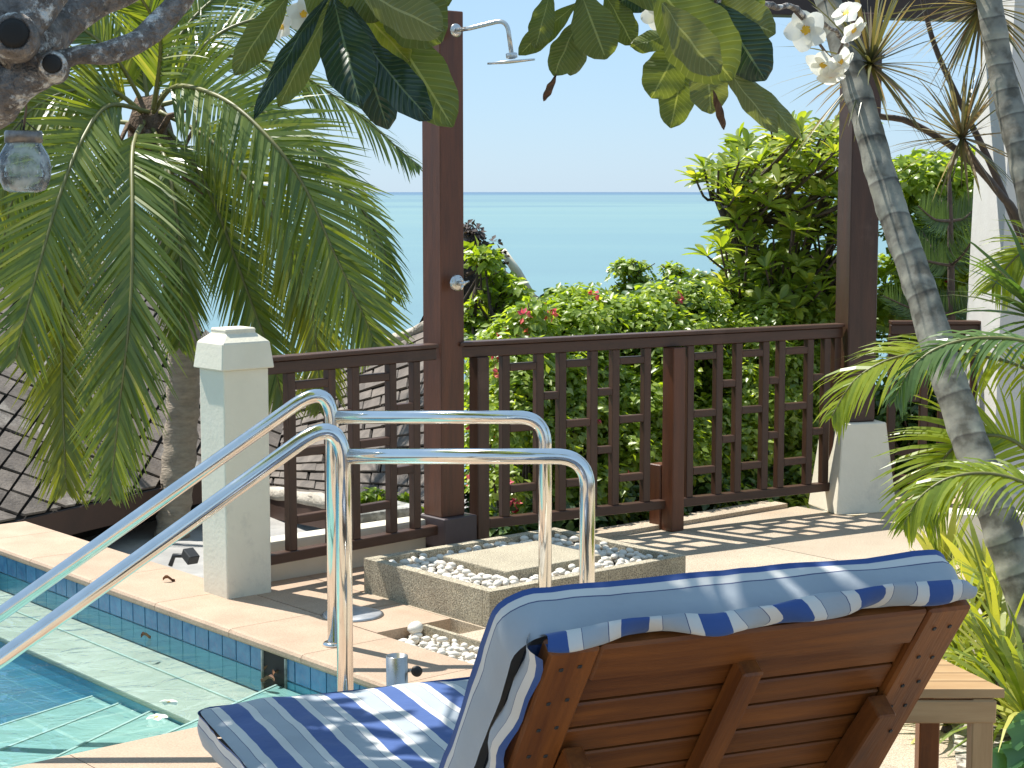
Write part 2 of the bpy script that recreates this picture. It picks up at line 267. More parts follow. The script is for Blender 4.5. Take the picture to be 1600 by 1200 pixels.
def glass_mat():
    m, n, l, b = new_mat('clear_glass'); out = n['Material Output']; n.remove(b)
    g = n.new('ShaderNodeBsdfGlossy'); g.inputs['Roughness'].default_value = .02; t = n.new('ShaderNodeBsdfTransparent'); t.inputs[0].default_value = (.86, .93, .94, 1)
    d = n.new('ShaderNodeBsdfDiffuse'); d.inputs[0].default_value = (.7, .75, .76, 1)
    fr = n.new('ShaderNodeFresnel'); fr.inputs[0].default_value = 1.5
    tc = n.new('ShaderNodeTexCoord'); no = n.new('ShaderNodeTexNoise'); no.inputs['Scale'].default_value = 45; l.new(tc.outputs['Object'], no.inputs[0])
    r = ramp(n, [(.4, (.12, .12, .12)), (.65, (.5, .5, .5))]); l.new(no.outputs[0], r.inputs[0])
    bp = n.new('ShaderNodeBump'); bp.inputs['Strength'].default_value = .6; bp.inputs['Distance'].default_value = .006; l.new(no.outputs[0], bp.inputs['Height'])
    for s in (g, fr): l.new(bp.outputs[0], s.inputs['Normal'])
    a = n.new('ShaderNodeMixShader'); l.new(r.outputs[0], a.inputs[0]); l.new(t.outputs[0], a.inputs[1]); l.new(d.outputs[0], a.inputs[2])
    c = n.new('ShaderNodeMixShader'); l.new(fr.outputs[0], c.inputs[0]); l.new(a.outputs[0], c.inputs[1]); l.new(g.outputs[0], c.inputs[2]); l.new(c.outputs[0], out.inputs[0])
    return m
MT['glass'] = glass_mat()

# ------------------------------------------------------------------ builders
def tag(o, label=None, cat=None, group=None, kind=None):
    if label: o['label'] = label
    if cat: o['category'] = cat
    if group: o['group'] = group
    if kind: o['kind'] = kind
    return o
def thing(name, label, cat, loc=(0, 0, 0), group=None):
    o = bpy.data.objects.new(name, None); o.location = loc; o.empty_display_size = .1; COL.objects.link(o)
    return tag(o, label, cat, group)
def link(name, me, parent=None, mtx=None):
    o = bpy.data.objects.new(name, me); COL.objects.link(o)
    if parent is not None:
        o.parent = parent; q = parent; t = Matrix.Identity(4); chain = []
        while q is not None: chain.append(q); q = q.parent
        for q in reversed(chain): t = t @ q.matrix_parent_inverse @ q.matrix_basis
        o.matrix_parent_inverse = t.inverted()
    if mtx is not None: o.matrix_basis = mtx
    return o
def mesh(name, v, f, m, smooth=False, rnd=None, uv=None):
    me = bpy.data.meshes.new(name); me.from_pydata([tuple(x) for x in v], [], [tuple(x) for x in f]); me.update()
    if m: me.materials.append(m)
    if smooth: me.polygons.foreach_set('use_smooth', [True] * len(me.polygons))
    if rnd is not None:
        at = me.attributes.new('rnd', 'FLOAT', 'FACE'); at.data.foreach_set('value', np.asarray(rnd, dtype=np.float32))
    if uv is not None:
        L = me.uv_layers.new(name='UVMap'); idx = np.zeros(len(me.loops), dtype=np.int32); me.loops.foreach_get('vertex_index', idx)
        L.data.foreach_set('uv', np.asarray(uv, dtype=np.float32)[idx].ravel())
    return me
def npmesh(name, v, quads, m, rnd=None, smooth=False):
    me = bpy.data.meshes.new(name); nv = len(v); nf = len(quads); k = quads.shape[1]
    me.vertices.add(nv); me.vertices.foreach_set('co', np.ascontiguousarray(v, dtype=np.float32).ravel())
    me.loops.add(nf * k); me.loops.foreach_set('vertex_index', np.ascontiguousarray(quads, dtype=np.int32).ravel())
    me.polygons.add(nf); me.polygons.foreach_set('loop_start', np.arange(0, nf * k, k, dtype=np.int32))
    me.update(calc_edges=True)
    if m: me.materials.append(m)
    if smooth: me.polygons.foreach_set('use_smooth', [True] * nf)
    if rnd is not None:
        at = me.attributes.new('rnd', 'FLOAT', 'FACE'); at.data.foreach_set('value', np.asarray(rnd, dtype=np.float32))
    return me
def quadprism(name, pts, z0, z1, m, parent=None, bev=0.):
    """flat polygon pts (xy) extruded from z0 to z1"""
    bm = bmesh.new(); n = len(pts)
    b0 = [bm.verts.new((p[0], p[1], z0)) for p in pts]; b1 = [bm.verts.new((p[0], p[1], z1)) for p in pts]
    bm.faces.new(b1); bm.faces.new(b0[::-1])
    for i in range(n): j = (i + 1) % n; bm.faces.new((b0[i], b0[j], b1[j], b1[i]))
    bmesh.ops.recalc_face_normals(bm, faces=bm.faces)
    if bev: bmesh.ops.bevel(bm, geom=bm.edges[:], offset=bev, segments=2, affect='EDGES', profile=.6)
    me = bpy.data.meshes.new(name); bm.to_mesh(me); bm.free(); me.materials.append(m)
    return link(name, me, parent)
def abbox(name, a0, a1, b0, b1, z0, z1, m, parent=None, bev=0.):
    return quadprism(name, [P(a0, b0), P(a1, b0), P(a1, b1), P(a0, b1)], z0, z1, m, parent, bev)
_bx = {}
def boxmesh(L, w, h, m, bev):
    key = (round(L, 4), round(w, 4), round(h, 4), m.name, bev)
    if key in _bx: return _bx[key]
    bm = bmesh.new(); bmesh.ops.create_cube(bm, size=1); bmesh.ops.scale(bm, vec=(L, w, h), verts=bm.verts)
    if bev: bmesh.ops.bevel(bm, geom=bm.edges[:], offset=bev, segments=1, affect='EDGES')
    me = bpy.data.meshes.new('box'); bm.to_mesh(me); bm.free(); me.materials.append(m); _bx[key] = me
    return me
def bar(name, p0, p1, w, h, m, parent=None, up=Z, bev=.003):
    """timber from p0 to p1; w across, h along 'up'"""
    p0 = Vector(p0); p1 = Vector(p1); x = (p1 - p0); L = x.length; x.normalize(); y = Vector(up).cross(x)
    if y.length < 1e-4: y = Vector((0, 1, 0)).cross(x)
    y.normalize(); z = x.cross(y)
    M = Matrix((x, y, z)).transposed().to_4x4(); M.translation = (p0 + p1) / 2
    me = boxmesh(L, w, h, m, min(bev, w / 3, h / 3)); me.name = name
    return link(name, me, parent, M)
def fillet(pts, r, n=8):
    out = [Vector(pts[0])]
    for i in range(1, len(pts) - 1):
        a, b, c = Vector(pts[i - 1]), Vector(pts[i]), Vector(pts[i + 1]); u = (a - b).normalized(); v = (c - b).normalized()
        ang = u.angle(v); t = min(r / math.tan(ang / 2), (a - b).length * .49, (c - b).length * .49)
        s = b + u * t; e = b + v * t
        for k in range(n + 1):
            q = k / n; out.append(s * (1 - q) ** 2 + b * 2 * q * (1 - q) + e * q * q)
    out.append(Vector(pts[-1])); return out
def tube_data(pts, rad, seg=12, caps=True):
    pts = [Vector(p) for p in pts]; n = len(pts)
    if not isinstance(rad, (list, tuple, np.ndarray)): rad = [rad] * n
    v = []; f = []; T = (pts[1] - pts[0]).normalized(); N = T.orthogonal().normalized()
    for i in range(n):
        t = (pts[min(i + 1, n - 1)] - pts[max(i - 1, 0)]).normalized()
        N = (N - t * N.dot(t)).normalized(); B = t.cross(N)
        for k in range(seg):
            a = 2 * math.pi * k / seg; v.append(pts[i] + (N * math.cos(a) + B * math.sin(a)) * rad[i])
    for i in range(n - 1):
        for k in range(seg): f.append((i * seg + k, i * seg + (k + 1) % seg, (i + 1) * seg + (k + 1) % seg, (i + 1) * seg + k))
    if caps: f.append(tuple(range(seg))[::-1]); f.append(tuple((n - 1) * seg + k for k in range(seg)))
    return v, f
def tube(name, pts, rad, m, parent=None, seg=12, jitter=0.):
    v, f = tube_data(pts, rad, seg)
    if jitter:
        for p in v: p += noise.noise_vector(p * 14) * jitter
    return link(name, mesh(name, v, f, m, True), parent)
def join_data(parts):
    V = []; Fa = []; o = 0
    for v, f in parts: V += list(v); Fa += [tuple(i + o for i in q) for q in f]; o += len(v)
    return V, Fa
def lathe(name, prof, loc, m, parent=None, seg=28, axis=Z):
    v = []; f = []; n = len(prof); q = Vector((0, 0, 1)).rotation_difference(Vector(axis).normalized()); loc = Vector(loc)
    for r, z in prof:
        for k in range(seg): a = 2 * math.pi * k / seg; v.append(loc + q @ Vector((r * math.cos(a), r * math.sin(a), z)))
    for i in range(n - 1):
        for k in range(seg): f.append((i * seg + k, i * seg + (k + 1) % seg, (i + 1) * seg + (k + 1) % seg, (i + 1) * seg + k))
    f.append(tuple(range(seg))[::-1]); f.append(tuple((n - 1) * seg + k for k in range(seg)))
    return link(name, mesh(name, v, f, m, True), parent)
def smooth_path(pts, n=24):
    pts = [Vector(p) for p in pts]; m = len(pts); out = []
    for k in range(n + 1):
        t = k / n * (m - 1); i = min(int(t), m - 2); u = t - i
        p0 = pts[max(i - 1, 0)]; p1 = pts[i]; p2 = pts[i + 1]; p3 = pts[min(i + 2, m - 1)]
        out.append(.5 * ((2 * p1) + (p2 - p0) * u + (2 * p0 - 5 * p1 + 4 * p2 - p3) * u * u + (3 * p1 - p0 - 3 * p2 + p3) * u ** 3))
    return out
def nrm(a): return a / (np.linalg.norm(a, axis=-1, keepdims=True) + 1e-9)
def leaf_cloud(pos, dirs, nor, length, width, fold=.18):
    """kite leaves: two folded quads each; returns verts, quads"""
    N = len(pos); d = nrm(dirs); s = nrm(np.cross(d, nor)); n = nrm(np.cross(s, d)); L = length[:, None]; Wd = width[:, None]
    v = np.stack([pos, pos + d * L * .42 - s * Wd * .5 + n * Wd * fold, pos + d * L, pos + d * L * .42 + s * Wd * .5 + n * Wd * fold, pos + d * L * .5 - n * Wd * .02], 1)
    base = (np.arange(N) * 5)[:, None]
    q = np.concatenate([base + np.array([[0, 4, 2, 1]]), base + np.array([[0, 3, 2, 4]])], 1).reshape(-1, 4)
    return v.reshape(-1, 3), q
def unit(n): return nrm(rng.normal(size=(n, 3)))

# ------------------------------------------------------------------ ground, sea
def plane(name, pts, m, kind='structure', parent=None):
    o = link(name, mesh(name, pts, [tuple(range(len(pts)))], m), parent)
    if parent is None: o['kind'] = kind
    return o
plane('sea', [(-60000, 60, -26), (60000, 60, -26), (60000, 60000, -26), (-60000, 60000, -26)], MT['sea'])
gv = []; gf = []; nx, ny = 40, 40
for j in range(ny + 1):
    for i in range(nx + 1):
        x = -30 + 60 * i / nx; y = -12 + 100 * j / ny; d = max(0, y - 14)
        gv.append((x, y, -1.55 - .3 * d - .004 * d * d + .35 * noise.noise(Vector((x * .2, y * .2, 0)))*min(1,d/4)))
for j in range(ny):
    for i in range(nx): k = j * (nx + 1) + i; gf.append((k, k + 1, k + nx + 2, k + nx + 1))
tag(link('ground', mesh('ground', gv, gf, MT['soil'], True)), kind='structure')

# ------------------------------------------------------------------ terrace paving
NEARA = -.10                                     # near pool wall
deck = bpy.data.objects.new('terrace_paving', None); COL.objects.link(deck); tag(deck, kind='structure')
def slabs(a0, a1, b0, b1, sa, sb, m, z=0., th=.05, joint=.004):
    na = max(1, round((a1 - a0) / sa)); nb = max(1, round((b1 - b0) / sb))
    for i in range(na):
        for j in range(nb):
            aa0 = a0 + (a1 - a0) * i / na; aa1 = a0 + (a1 - a0) * (i + 1) / na; bb0 = b0 + (b1 - b0) * j / nb; bb1 = b0 + (b1 - b0) * (j + 1) / nb
            abbox('paving_slab', aa0 + joint / 2, aa1 - joint / 2, bb0 + joint / 2, bb1 - joint / 2, z - th, z + random.uniform(-.0008, .0008), m, deck)
slabs(-4.6, 1.268, 1.752, 3.55, 1.25, .9, MT['deck']); slabs(-4.6, .9, 3.55, 7.5, 1.25, 1.3, MT['deck'])
slabs(-4.6, .30, .565, 1.752, 1.2, 1.19, MT['deck'])
slabs(.505, 1.49, .355, .70, .33, .345, MT['coping']); slabs(1.10, 1.49, .70, 1.30, .39, .6, MT['coping'])
slabs(.30, 1.10, .71, 1.752, .8, 1.05, MT['deck'], z=-.005)
slabs(-4.6, NEARA - .36, -4.6, .28, .6, .6, MT['deck']); slabs(-4.6, -.9, .28, .565, .6, .285, MT['deck'])
abbox('kerb', 1.27, 1.40, 1.16, 3.48, -.1, .022, MT['deck'], deck, .004)
abbox('kerb', .90, 1.03, 3.84, 5.6, -.1, .022, MT['deck'], deck, .004)
# retaining block under the whole terrace
abbox('terrace_wall', -4.6, 1.49, .36, 7.5, -1.9, -.062, MT['cream'], deck)
abbox('trench_floor', -.9, .505, .28, .565, -.12, -.075, MT['soil'], deck)
abbox('trench_side', -.9, .505, .565, .585, -.1, -.004, MT['tray'], deck)
par = abbox('parapet_wall', 1.492, 1.60, .42, 1.34, -1.6, .165, MT['cream'], None, .012)
tag(par, 'low cream parapet wall just behind the short railing section', 'wall')
mb = abbox('concrete_block', 1.62, 1.82, 1.02, 1.42, -.4, .20, MT['mold'], None, .02)
tag(mb, 'mouldy grey concrete block behind the railing beside the shower post', 'block')

# ------------------------------------------------------------------ pool
pool = bpy.data.objects.new('swimming_pool', None); COL.objects.link(pool); tag(pool, kind='structure')
A1 = 3.06; WL = -.120; B1 = -3.6
cuts = [NEARA - .36, -.10, .42, .90, 1.45, 2.0, 2.56, 3.08, 3.42]
def coping(p0, d, n_in, L, wd, nm='coping_stone'):
    """stone with a rounded lip on the pool side; p0 back corner, d along, n_in toward pool"""
    prof = [(0, -.038), (0, -.002), (.002, 0), (wd - .02, 0), (wd - .007, -.003), (wd, -.012), (wd, -.026), (wd - .008, -.035), (wd - .02, -.038)]
    v = []; k = len(prof)
    for e in (.0015, L - .0015):
        for q, z in prof: v.append(p0 + d * e + n_in * q + Z * z)
    f = [(i, (i + 1) % k, k + (i + 1) % k, k + i) for i in range(k)] + [tuple(range(k))[::-1], tuple(range(k, 2 * k))]
    bm = bmesh.new(); bv = [bm.verts.new(x) for x in v]
    for q in f: bm.faces.new([bv[i] for i in q])
    bmesh.ops.recalc_face_normals(bm, faces=bm.faces); me = bpy.data.meshes.new(nm); bm.to_mesh(me); bm.free(); me.materials.append(MT['coping'])
    return link(nm, me, pool)
for i in range(len(cuts) - 1):
    coping(P(cuts[i], .352), U, -W, cuts[i + 1] - cuts[i], .382 if 0 < i else .382)
b = -.03
while b > B1:
    L = min(.56, b - B1); coping(P(NEARA - .36, b), -W, U, L, .39); coping(P(A1 + .36, b), -W, -U, L, .39); b -= L
abbox('pool_wall', NEARA - .3, A1 + .3, .0, .30, -.9, -.040, MT['grout'], pool)
abbox('pool_wall', NEARA - .3, NEARA, B1, -.002, -.9, -.040, MT['grout'], pool)
abbox('pool_wall', A1, A1 + .3, B1, -.002, -.9, -.040, MT['grout'], pool)
abbox('trench_side', -.9, .505, .302, .35, -.12, -.052, MT['tray'], pool)
abbox('pool_outer_wall', -.5, A1 + .36, .302, .350, -1.9, -.125, MT['cream'], pool)
tl = .098; a = NEARA + .004
tb = {}
while a < A1 - .02:
    inskim = .545 < a + tl / 2 < .70
    for z0, z1 in ((WL - .001, -.040), (-.203, WL - .003)) if not inskim else ():
        key = (round(z0, 3)); 
        if key not in tb:
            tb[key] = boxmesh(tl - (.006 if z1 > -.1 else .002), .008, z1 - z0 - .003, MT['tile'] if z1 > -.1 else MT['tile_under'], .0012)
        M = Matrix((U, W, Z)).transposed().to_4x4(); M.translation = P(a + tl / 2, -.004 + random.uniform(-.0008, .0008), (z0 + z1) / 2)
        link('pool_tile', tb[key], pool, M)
    a += tl
# skimmer mouth: flat dark panel painted for the shade inside, framed
sk_ = abbox('skimmer_shade_panel', .548, .692, -.010, -.002, -.203, -.042, MT['dark'], pool)
for aa in (.540, .694): abbox('skimmer_frame', aa, aa + .008, -.016, -.002, -.203, -.042, MT['mold'], pool)
abbox('pool_floor', NEARA, A1, B1, -.0, -.52, -.295, MT['poolblue'], pool)
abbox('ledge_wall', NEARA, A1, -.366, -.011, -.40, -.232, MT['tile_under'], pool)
abbox('pool_ledge', NEARA, A1, -.13, -.011, -.231, -.205, MT['poolpale'], pool)
abbox('step_nosing', NEARA, A1, -.136, -.128, -.231, -.2035, MT['nosing'], pool)
abbox('pool_ledge', NEARA, A1, -.37, -.132, -.231, -.2085, MT['poolpale'], pool, .006)
def clip(poly, p, nrm_):
    out = []
    for i in range(len(poly)):
        a_, b_ = poly[i], poly[(i + 1) % len(poly)]; da = (a_ - p).dot(nrm_); db = (b_ - p).dot(nrm_)
        if da >= 0: out.append(a_)
        if (da >= 0) != (db >= 0): out.append(a_.lerp(b_, da / (da - db)))
    return out
basin = [P(NEARA + .001, B1 + .002), P(A1 - .002, B1 + .002), P(A1 - .002, -.373), P(NEARA + .001, -.373)]
basin0 = [P(NEARA + .001, B1 + .002), P(A1 - .002, B1 + .002), P(A1 - .002, -.011), P(NEARA + .001, -.011)]
for k, (x0, y0, x1, y1, z_) in enumerate([(222, 1162, 411, 1079, -.15), (60, 1195, 222, 1117, -.24), (0, 1171, 153, 1111, -.262), (0, 1133, 117, 1096, -.28)]):
    q0 = G(x0, y0, z_); q1 = G(x1, y1, z_); q0.z = q1.z = 0; dd = (q1 - q0).normalized(); nn_ = Vector((dd.y, -dd.x, 0))
    pg = clip(basin0 if k == 0 else basin, q0, nn_)
    if len(pg) > 2:
        quadprism('pool_step', [p[:2] for p in pg], -.40 + .001 * k, z_, MT['stepm'], pool)
        st = clip(pg, q0 + nn_ * .0001, nn_); st = clip(st, q0 + nn_ * .010, -nn_)
        if len(st) > 2: quadprism('step_nosing', [p[:2] for p in st], z_ - .004, z_ + .003, MT['nosing'], pool)
wa = plane('pool_water', [P(NEARA, -.009, WL), P(A1, -.009, WL), P(A1, B1, WL), P(NEARA, B1, WL)], MT['water'])
# things that float or lie there
def plumeria(name, c, nrmv, r, parent=None, label=None, cat=None, roll=0., group=None):
    nrmv = Vector(nrmv).normalized(); x = nrmv.orthogonal().normalized(); y = nrmv.cross(x)
    me = mesh(name, *disc(c, x, y, nrmv, r * .26, r * .10), MT['yolk'], True); o = link(name, me, parent)
    if label: tag(o, label, cat, group)
    for k in range(5):
        a = roll + k * 2 * math.pi / 5; d = x * math.cos(a) + y * math.sin(a); s = nrmv.cross(d); v = []; f = []
        n = 6
        for i in range(n + 1):
            t = i / n; wd = r * .50 * math.sin(math.pi * min(1, .12 + t * .82)) ** .75 if i < n else r * .08
            cen = Vector(c) + d * r * (.06 + .94 * t) + nrmv * r * (.30 * t - .34 * t * t)
            cen += s * r * .16 * t * t
            for q in (-1, 0, 1): v.append(cen + s * wd * q + nrmv * (.10 * r * q * (1 - t) + (-.05 * r if q == 0 else 0)))
        for i in range(n):
            for q in (0, 1): f.append((i * 3 + q, i * 3 + q + 1, i * 3 + q + 4, i * 3 + q + 3))
        link('petal', mesh('petal', v, f, MT['petal'], True, rnd=[random.random()] * len(f)), o)
    return o
def disc(c, x, y, n, r, h):
    v = [Vector(c) + n * h] + [Vector(c) + (x * math.cos(k * math.pi / 4) + y * math.sin(k * math.pi / 4)) * r for k in range(8)]
    return v, [(0, 1 + k, 1 + (k + 1) % 8) for k in range(8)]
plumeria('frangipani_flower', G(245, 1120, WL + .008), (0, 0, 1), .036, None, 'white frangipani flower floating on the pool near the submerged steps', 'flower', .3)
plumeria('frangipani_flower', G(264, 1097, WL + .008), (.1, 0, 1), .033, None, 'second frangipani flower floating on the pool, slightly farther out and more yellowed', 'flower', 1.0)
def dryleaf(c, L, ang, label, parent=None, nm='dry_leaf'):
    d = Vector((math.cos(ang), math.sin(ang), 0)); s = Vector((-d.y, d.x, 0)); v = []; f = []
    for i in range(6):
        t = i / 5; wd = L * .2 * math.sin(math.pi * (.08 + .84 * t))
        for q in (-1, 0, 1): v.append(Vector(c) + d * L * (t - .5) + s * wd * q + Z * (.006 + .012 * (q * q) + .01 * math.sin(t * 5)))
    for i in range(5):
        for q in (0, 1): f.append((i * 3 + q, i * 3 + q + 1, i * 3 + q + 4, i * 3 + q + 3))
    o = link(nm, mesh(nm, v, f, MT['dry'], True), parent)
    return tag(o, label, 'leaf') if label else o
dryleaf(G(264, 909), .05, .3, 'small dry brown leaf lying on the pool coping left of the white pillar')
dryleaf(G(228, 998, WL + .002), .045, .8, 'small dark dry leaf floating on the pool beside the tiled wall')
for k, (x, y, l_) in enumerate([(425, 1050, 'brown fallen leaf floating right in front of the skimmer opening'), (432, 1057, 'dry leaf floating in front of the skimmer, the one nearest the camera but one'), (418, 1066, 'curled tan leaf floating just below the skimmer, nearest the camera'), (440, 1046, 'dry leaf caught at the right side of the skimmer mouth')]):
    dryleaf(G(x, y, WL + .002), .06, k * 1.3, l_)

# ------------------------------------------------------------------ outer terrace, lower ground left
lt = plane('lower_terrace', [(-6, 7.0, -.62), (-.2, 8.2, -.62), (-.2, 13.5, -.62), (-6, 13.5, -.62)], MT['grey'])

# ------------------------------------------------------------------ shower tray with pebbles
tray = thing('shower_tray', 'square washed stone foot bath with raised rim and a centre slab, filled with pebbles', 'shower tray', P(.7, 1.23))
a0, a1, b0, b1, zt, rm = .30, 1.10, .722, 1.75, .135, .045
abbox('rim', a0, a0 + rm, b0, b1, -.01, zt, MT['tray'], tray, .004); abbox('rim', a1 - rm, a1, b0, b1, -.01, zt, MT['tray'], tray, .004)
abbox('rim', a0 + rm, a1 - rm, b0, b0 + rm, -.01, zt - .001, MT['tray'], tray, .002); abbox('rim', a0 + rm, a1 - rm, b1 - rm, b1, -.01, zt - .001, MT['tray'], tray, .002)
abbox('tray_floor', a0 + rm, a1 - rm, b0 + rm, b1 - rm, 0, .07, MT['soil'], tray)
abbox('standing_slab', .50, .90, .97, 1.47, .07, .142, MT['tray'], tray, .006)
def pebble_mesh(seed):
    bm = bmesh.new(); bmesh.ops.create_icosphere(bm, subdivisions=2, radius=1)
    sx, sy, sz = 1, random.uniform(.68, .9), random.uniform(.5, .68)
    for v in bm.verts:
        v.co = Vector((v.co.x * sx, v.co.y * sy, v.co.z * sz)) * (1 + .16 * noise.noise(v.co * 1.3 + Vector((seed * 7, 0, 0))))
    me = bpy.data.meshes.new('pebble'); bm.to_mesh(me); bm.free(); me.materials.append(MT['pebble']); me.polygons.foreach_set('use_smooth', [True] * len(me.polygons)); return me
PM = [pebble_mesh(i) for i in range(8)]
def pmatrix(p, r):
    from mathutils import Euler
    return Matrix.Translation(p) @ Euler((random.uniform(-.35, .35), random.uniform(-.35, .35), random.uniform(0, 6.3))).to_matrix().to_4x4() @ Matrix.Diagonal((r, r, r, 1))
def pebbles(spots, n_ind, label, group, stuffname):
    spots.sort(key=lambda s: s[0].y)
    for p, r in spots[:n_ind]:
        tag(link('pebble', random.choice(PM), None, pmatrix(p, r)), label, 'pebble', group)
    V = []; Fq = []; o = 0
    for p, r in spots[n_ind:]:
        me = random.choice(PM); M = pmatrix(p, r)
        V += [M @ v.co for v in me.vertices]; Fq += [tuple(i + o for i in q.vertices) for q in me.polygons]; o += len(me.vertices)
    if V:
        ob = link(stuffname, mesh(stuffname, V, Fq, MT['pebble'], True)); ob['kind'] = 'stuff'; ob['label'] = 'white pebbles filling the far part of ' + ('the foot bath' if 'tray' in stuffname else 'the trench')
def fill(ra, rb, z, n, rr, excl=None, grow=0):
    out = []; tries = 0
    while len(out) < n and tries < n * 30:
        tries += 1; a = random.uniform(*ra); b = random.uniform(*rb)
        if excl and excl[0] < a < excl[1] and excl[2] < b < excl[3]: continue
        r = random.uniform(*rr); p = P(a, b, z + random.uniform(0, .014)); mind = .78
        if any((p - q).length < (r + s) * mind for q, s in out): continue
        out.append((p, r))
    return out
sp = fill((.36, 1.04), (.78, 1.69), .092, 620, (.016, .027), (.478, .922, .95, 1.49)); sp += fill((.36, 1.04), (.78, 1.69), .112, 150, (.014, .024), (.475, .925, .945, 1.495))
pebbles(sp, 150, 'white pebble lying in the shower foot bath around its centre slab', 'white pebbles in the shower foot bath', 'tray_pebbles')
sp = fill((-.55, .49), (.315, .55), -.052, 330, (.014, .027)); sp += fill((-.5, .46), (.33, .54), -.028, 110, (.014, .024))
sp = [s for s in sp if s[0].y < 99]
sp.sort(key=lambda s: s[0].x); sp_v = sp[:150]
for p, r in sp_v: tag(link('pebble', random.choice(PM), None, pmatrix(p, r)), 'white pebble in the sunken drainage trench between coping and foot bath', 'pebble', 'white pebbles in the drainage trench')
pebbles(sp[150:], 0, '', '', 'trench_pebbles')
bigp = link('pebble', PM[2], None, pmatrix(G(649, 981, .0), .034)); tag(bigp, 'largest white pebble, at the head of the trench under the slab edge', 'pebble')

# ------------------------------------------------------------------ drain cover
dc = thing('drain_cover', 'round stainless steel drain cover set in the paving behind the handrail posts', 'drain cover', P(.78, .44))
c = G(551, 961, .0); c.z = 0
lathe('cover_plate', [(.112, 0), (.112, .006), (.106, .0085), (.0, .0087)], c, MT['drain'], dc, 40)
lathe('cover_ring', [(.118, 0), (.118, .004), (.1125, .004), (.1125, 0)], c, MT['brushed'], dc, 40)

# ------------------------------------------------------------------ handrails
def handrail(foot_l, foot_r, Yd, ztop, zdiag_end, xend, yend, label, r):
    t = thing('handrail', label, 'handrail', (foot_l[0], Yd, 0))
    zl = ztop
    L0 = Vector((foot_l[0], Yd, 0)); top = Vector((foot_l[0], Yd, ztop + .135))
    # rail running down into the pool, bending over into the front post
    end = Vector(xend)
    path = fillet([end + Vector((-.35, -.15 * 0, -.215)) * 1.0, end, top, L0], .085, 12)
    tube('sloping_rail', path, r, MT['steel'], t, 24)
    R0 = Vector((foot_r[0], Yd, 0))
    path = fillet([Vector((foot_l[0] + r * .6, Yd, ztop)), Vector((foot_r[0], Yd, ztop)), R0], .095, 12)
    tube('level_rail', path, r * .96, MT['steel'], t, 24)
    for q in (L0, R0): lathe('flange', [(r * 1.75, -.0), (r * 1.75, .007), (r * 1.5, .013), (r * 1.05, .016)], q, MT['steel'], t, 28)
    return t
Y_A = 6.22
pa = A(519, 652, Y_A); pr_ = A(852, 652, Y_A)
tA = handrail(pa, pr_, Y_A, pa.z, 0, A(0, 960, 5.98), 0, 'polished steel pool handrail, the farther of the pair, by the drain cover', .0245)
Y_B = 5.28
pb = A(536, 713, Y_B); pbr = A(918, 713, Y_B)
tB = handrail(pb, pbr, Y_B, pb.z, 0, A(0, 1030, 5.02), 0, 'polished steel pool handrail, the nearer of the pair, passing in front of the lounger cushion', .0245)

# umbrella stand tube
us = thing('umbrella_stand', 'short upright steel tube with black thumb screw at the pool corner', 'umbrella stand', G(617, 1150, 0))
ub = A(618, 1010, 5.05); ub = Vector((ub.x, ub.y, 0))
lathe('tube', [(.031, 0), (.031, A(618, 1010, 5.05).z), (.027, A(618, 1010, 5.05).z), (.027, .05)], ub, MT['brushed'], us, 32)
lathe('base_plate', [(.13, 0), (.13, .008), (.12, .012), (.033, .012)], ub, MT['brushed'], us, 40)
kz = A(648, 1033, 5.05).z
tube('screw_shaft', [ub + Vector((.029, 0, kz)), ub + Vector((.052, 0, kz))], .004, MT['brushed'], us)
lathe('knob', [(.006, -.006), (.0155, -.005), (.0155, .005), (.006, .006)], ub + Vector((.056, -.006, kz)), MT['black'], us, 20, (.35, -1, .1))
us.location = ub

# ------------------------------------------------------------------ white pillar
pil = thing('pillar', 'white and cream square pillar with moulded cap at the pool coping', 'pillar', P(1.42, .33))
zc = .905
sa, sb = .185, .205; pa0, pb0 = 1.322, .222
abbox('shaft', pa0, pa0 + sa, pb0, pb0 + sb, -.25, zc, MT['white'], pil, .006)
def frust(name, ca, cb, layers, m, parent):
    v = []; f = []
    for ha, hb, z in layers:
        for s1, s2 in ((-1, -1), (1, -1), (1, 1), (-1, 1)): v.append(P(ca + s1 * ha, cb + s2 * hb, z))
    n = len(layers)
    for i in range(n - 1):
        for k in range(4): f.append((i * 4 + k, i * 4 + (k + 1) % 4, i * 4 + 4 + (k + 1) % 4, i * 4 + 4 + k))
    f.append((3, 2, 1, 0)); f.append(tuple(4 * (n - 1) + k for k in range(4)))
    bm = bmesh.new(); bv = [bm.verts.new(x) for x in v]
    for q in f: bm.faces.new([bv[i] for i in q])
    bmesh.ops.recalc_face_normals(bm, faces=bm.faces); bmesh.ops.bevel(bm, geom=bm.edges[:], offset=.004, segments=1, affect='EDGES')
    me = bpy.data.meshes.new(name); bm.to_mesh(me); bm.free(); me.materials.append(m); return link(name, me, parent)
ca, cb = pa0 + sa / 2, pb0 + sb / 2
frust('cap', ca, cb, [(sa / 2 + .018, sb / 2 + .018, zc + .001), (sa / 2 + .006, sb / 2 + .006, zc + .105), (.056, .066, zc + .142), (.060, .070, zc + .147), (.057, .067, zc + .160)], MT['white'], pil)

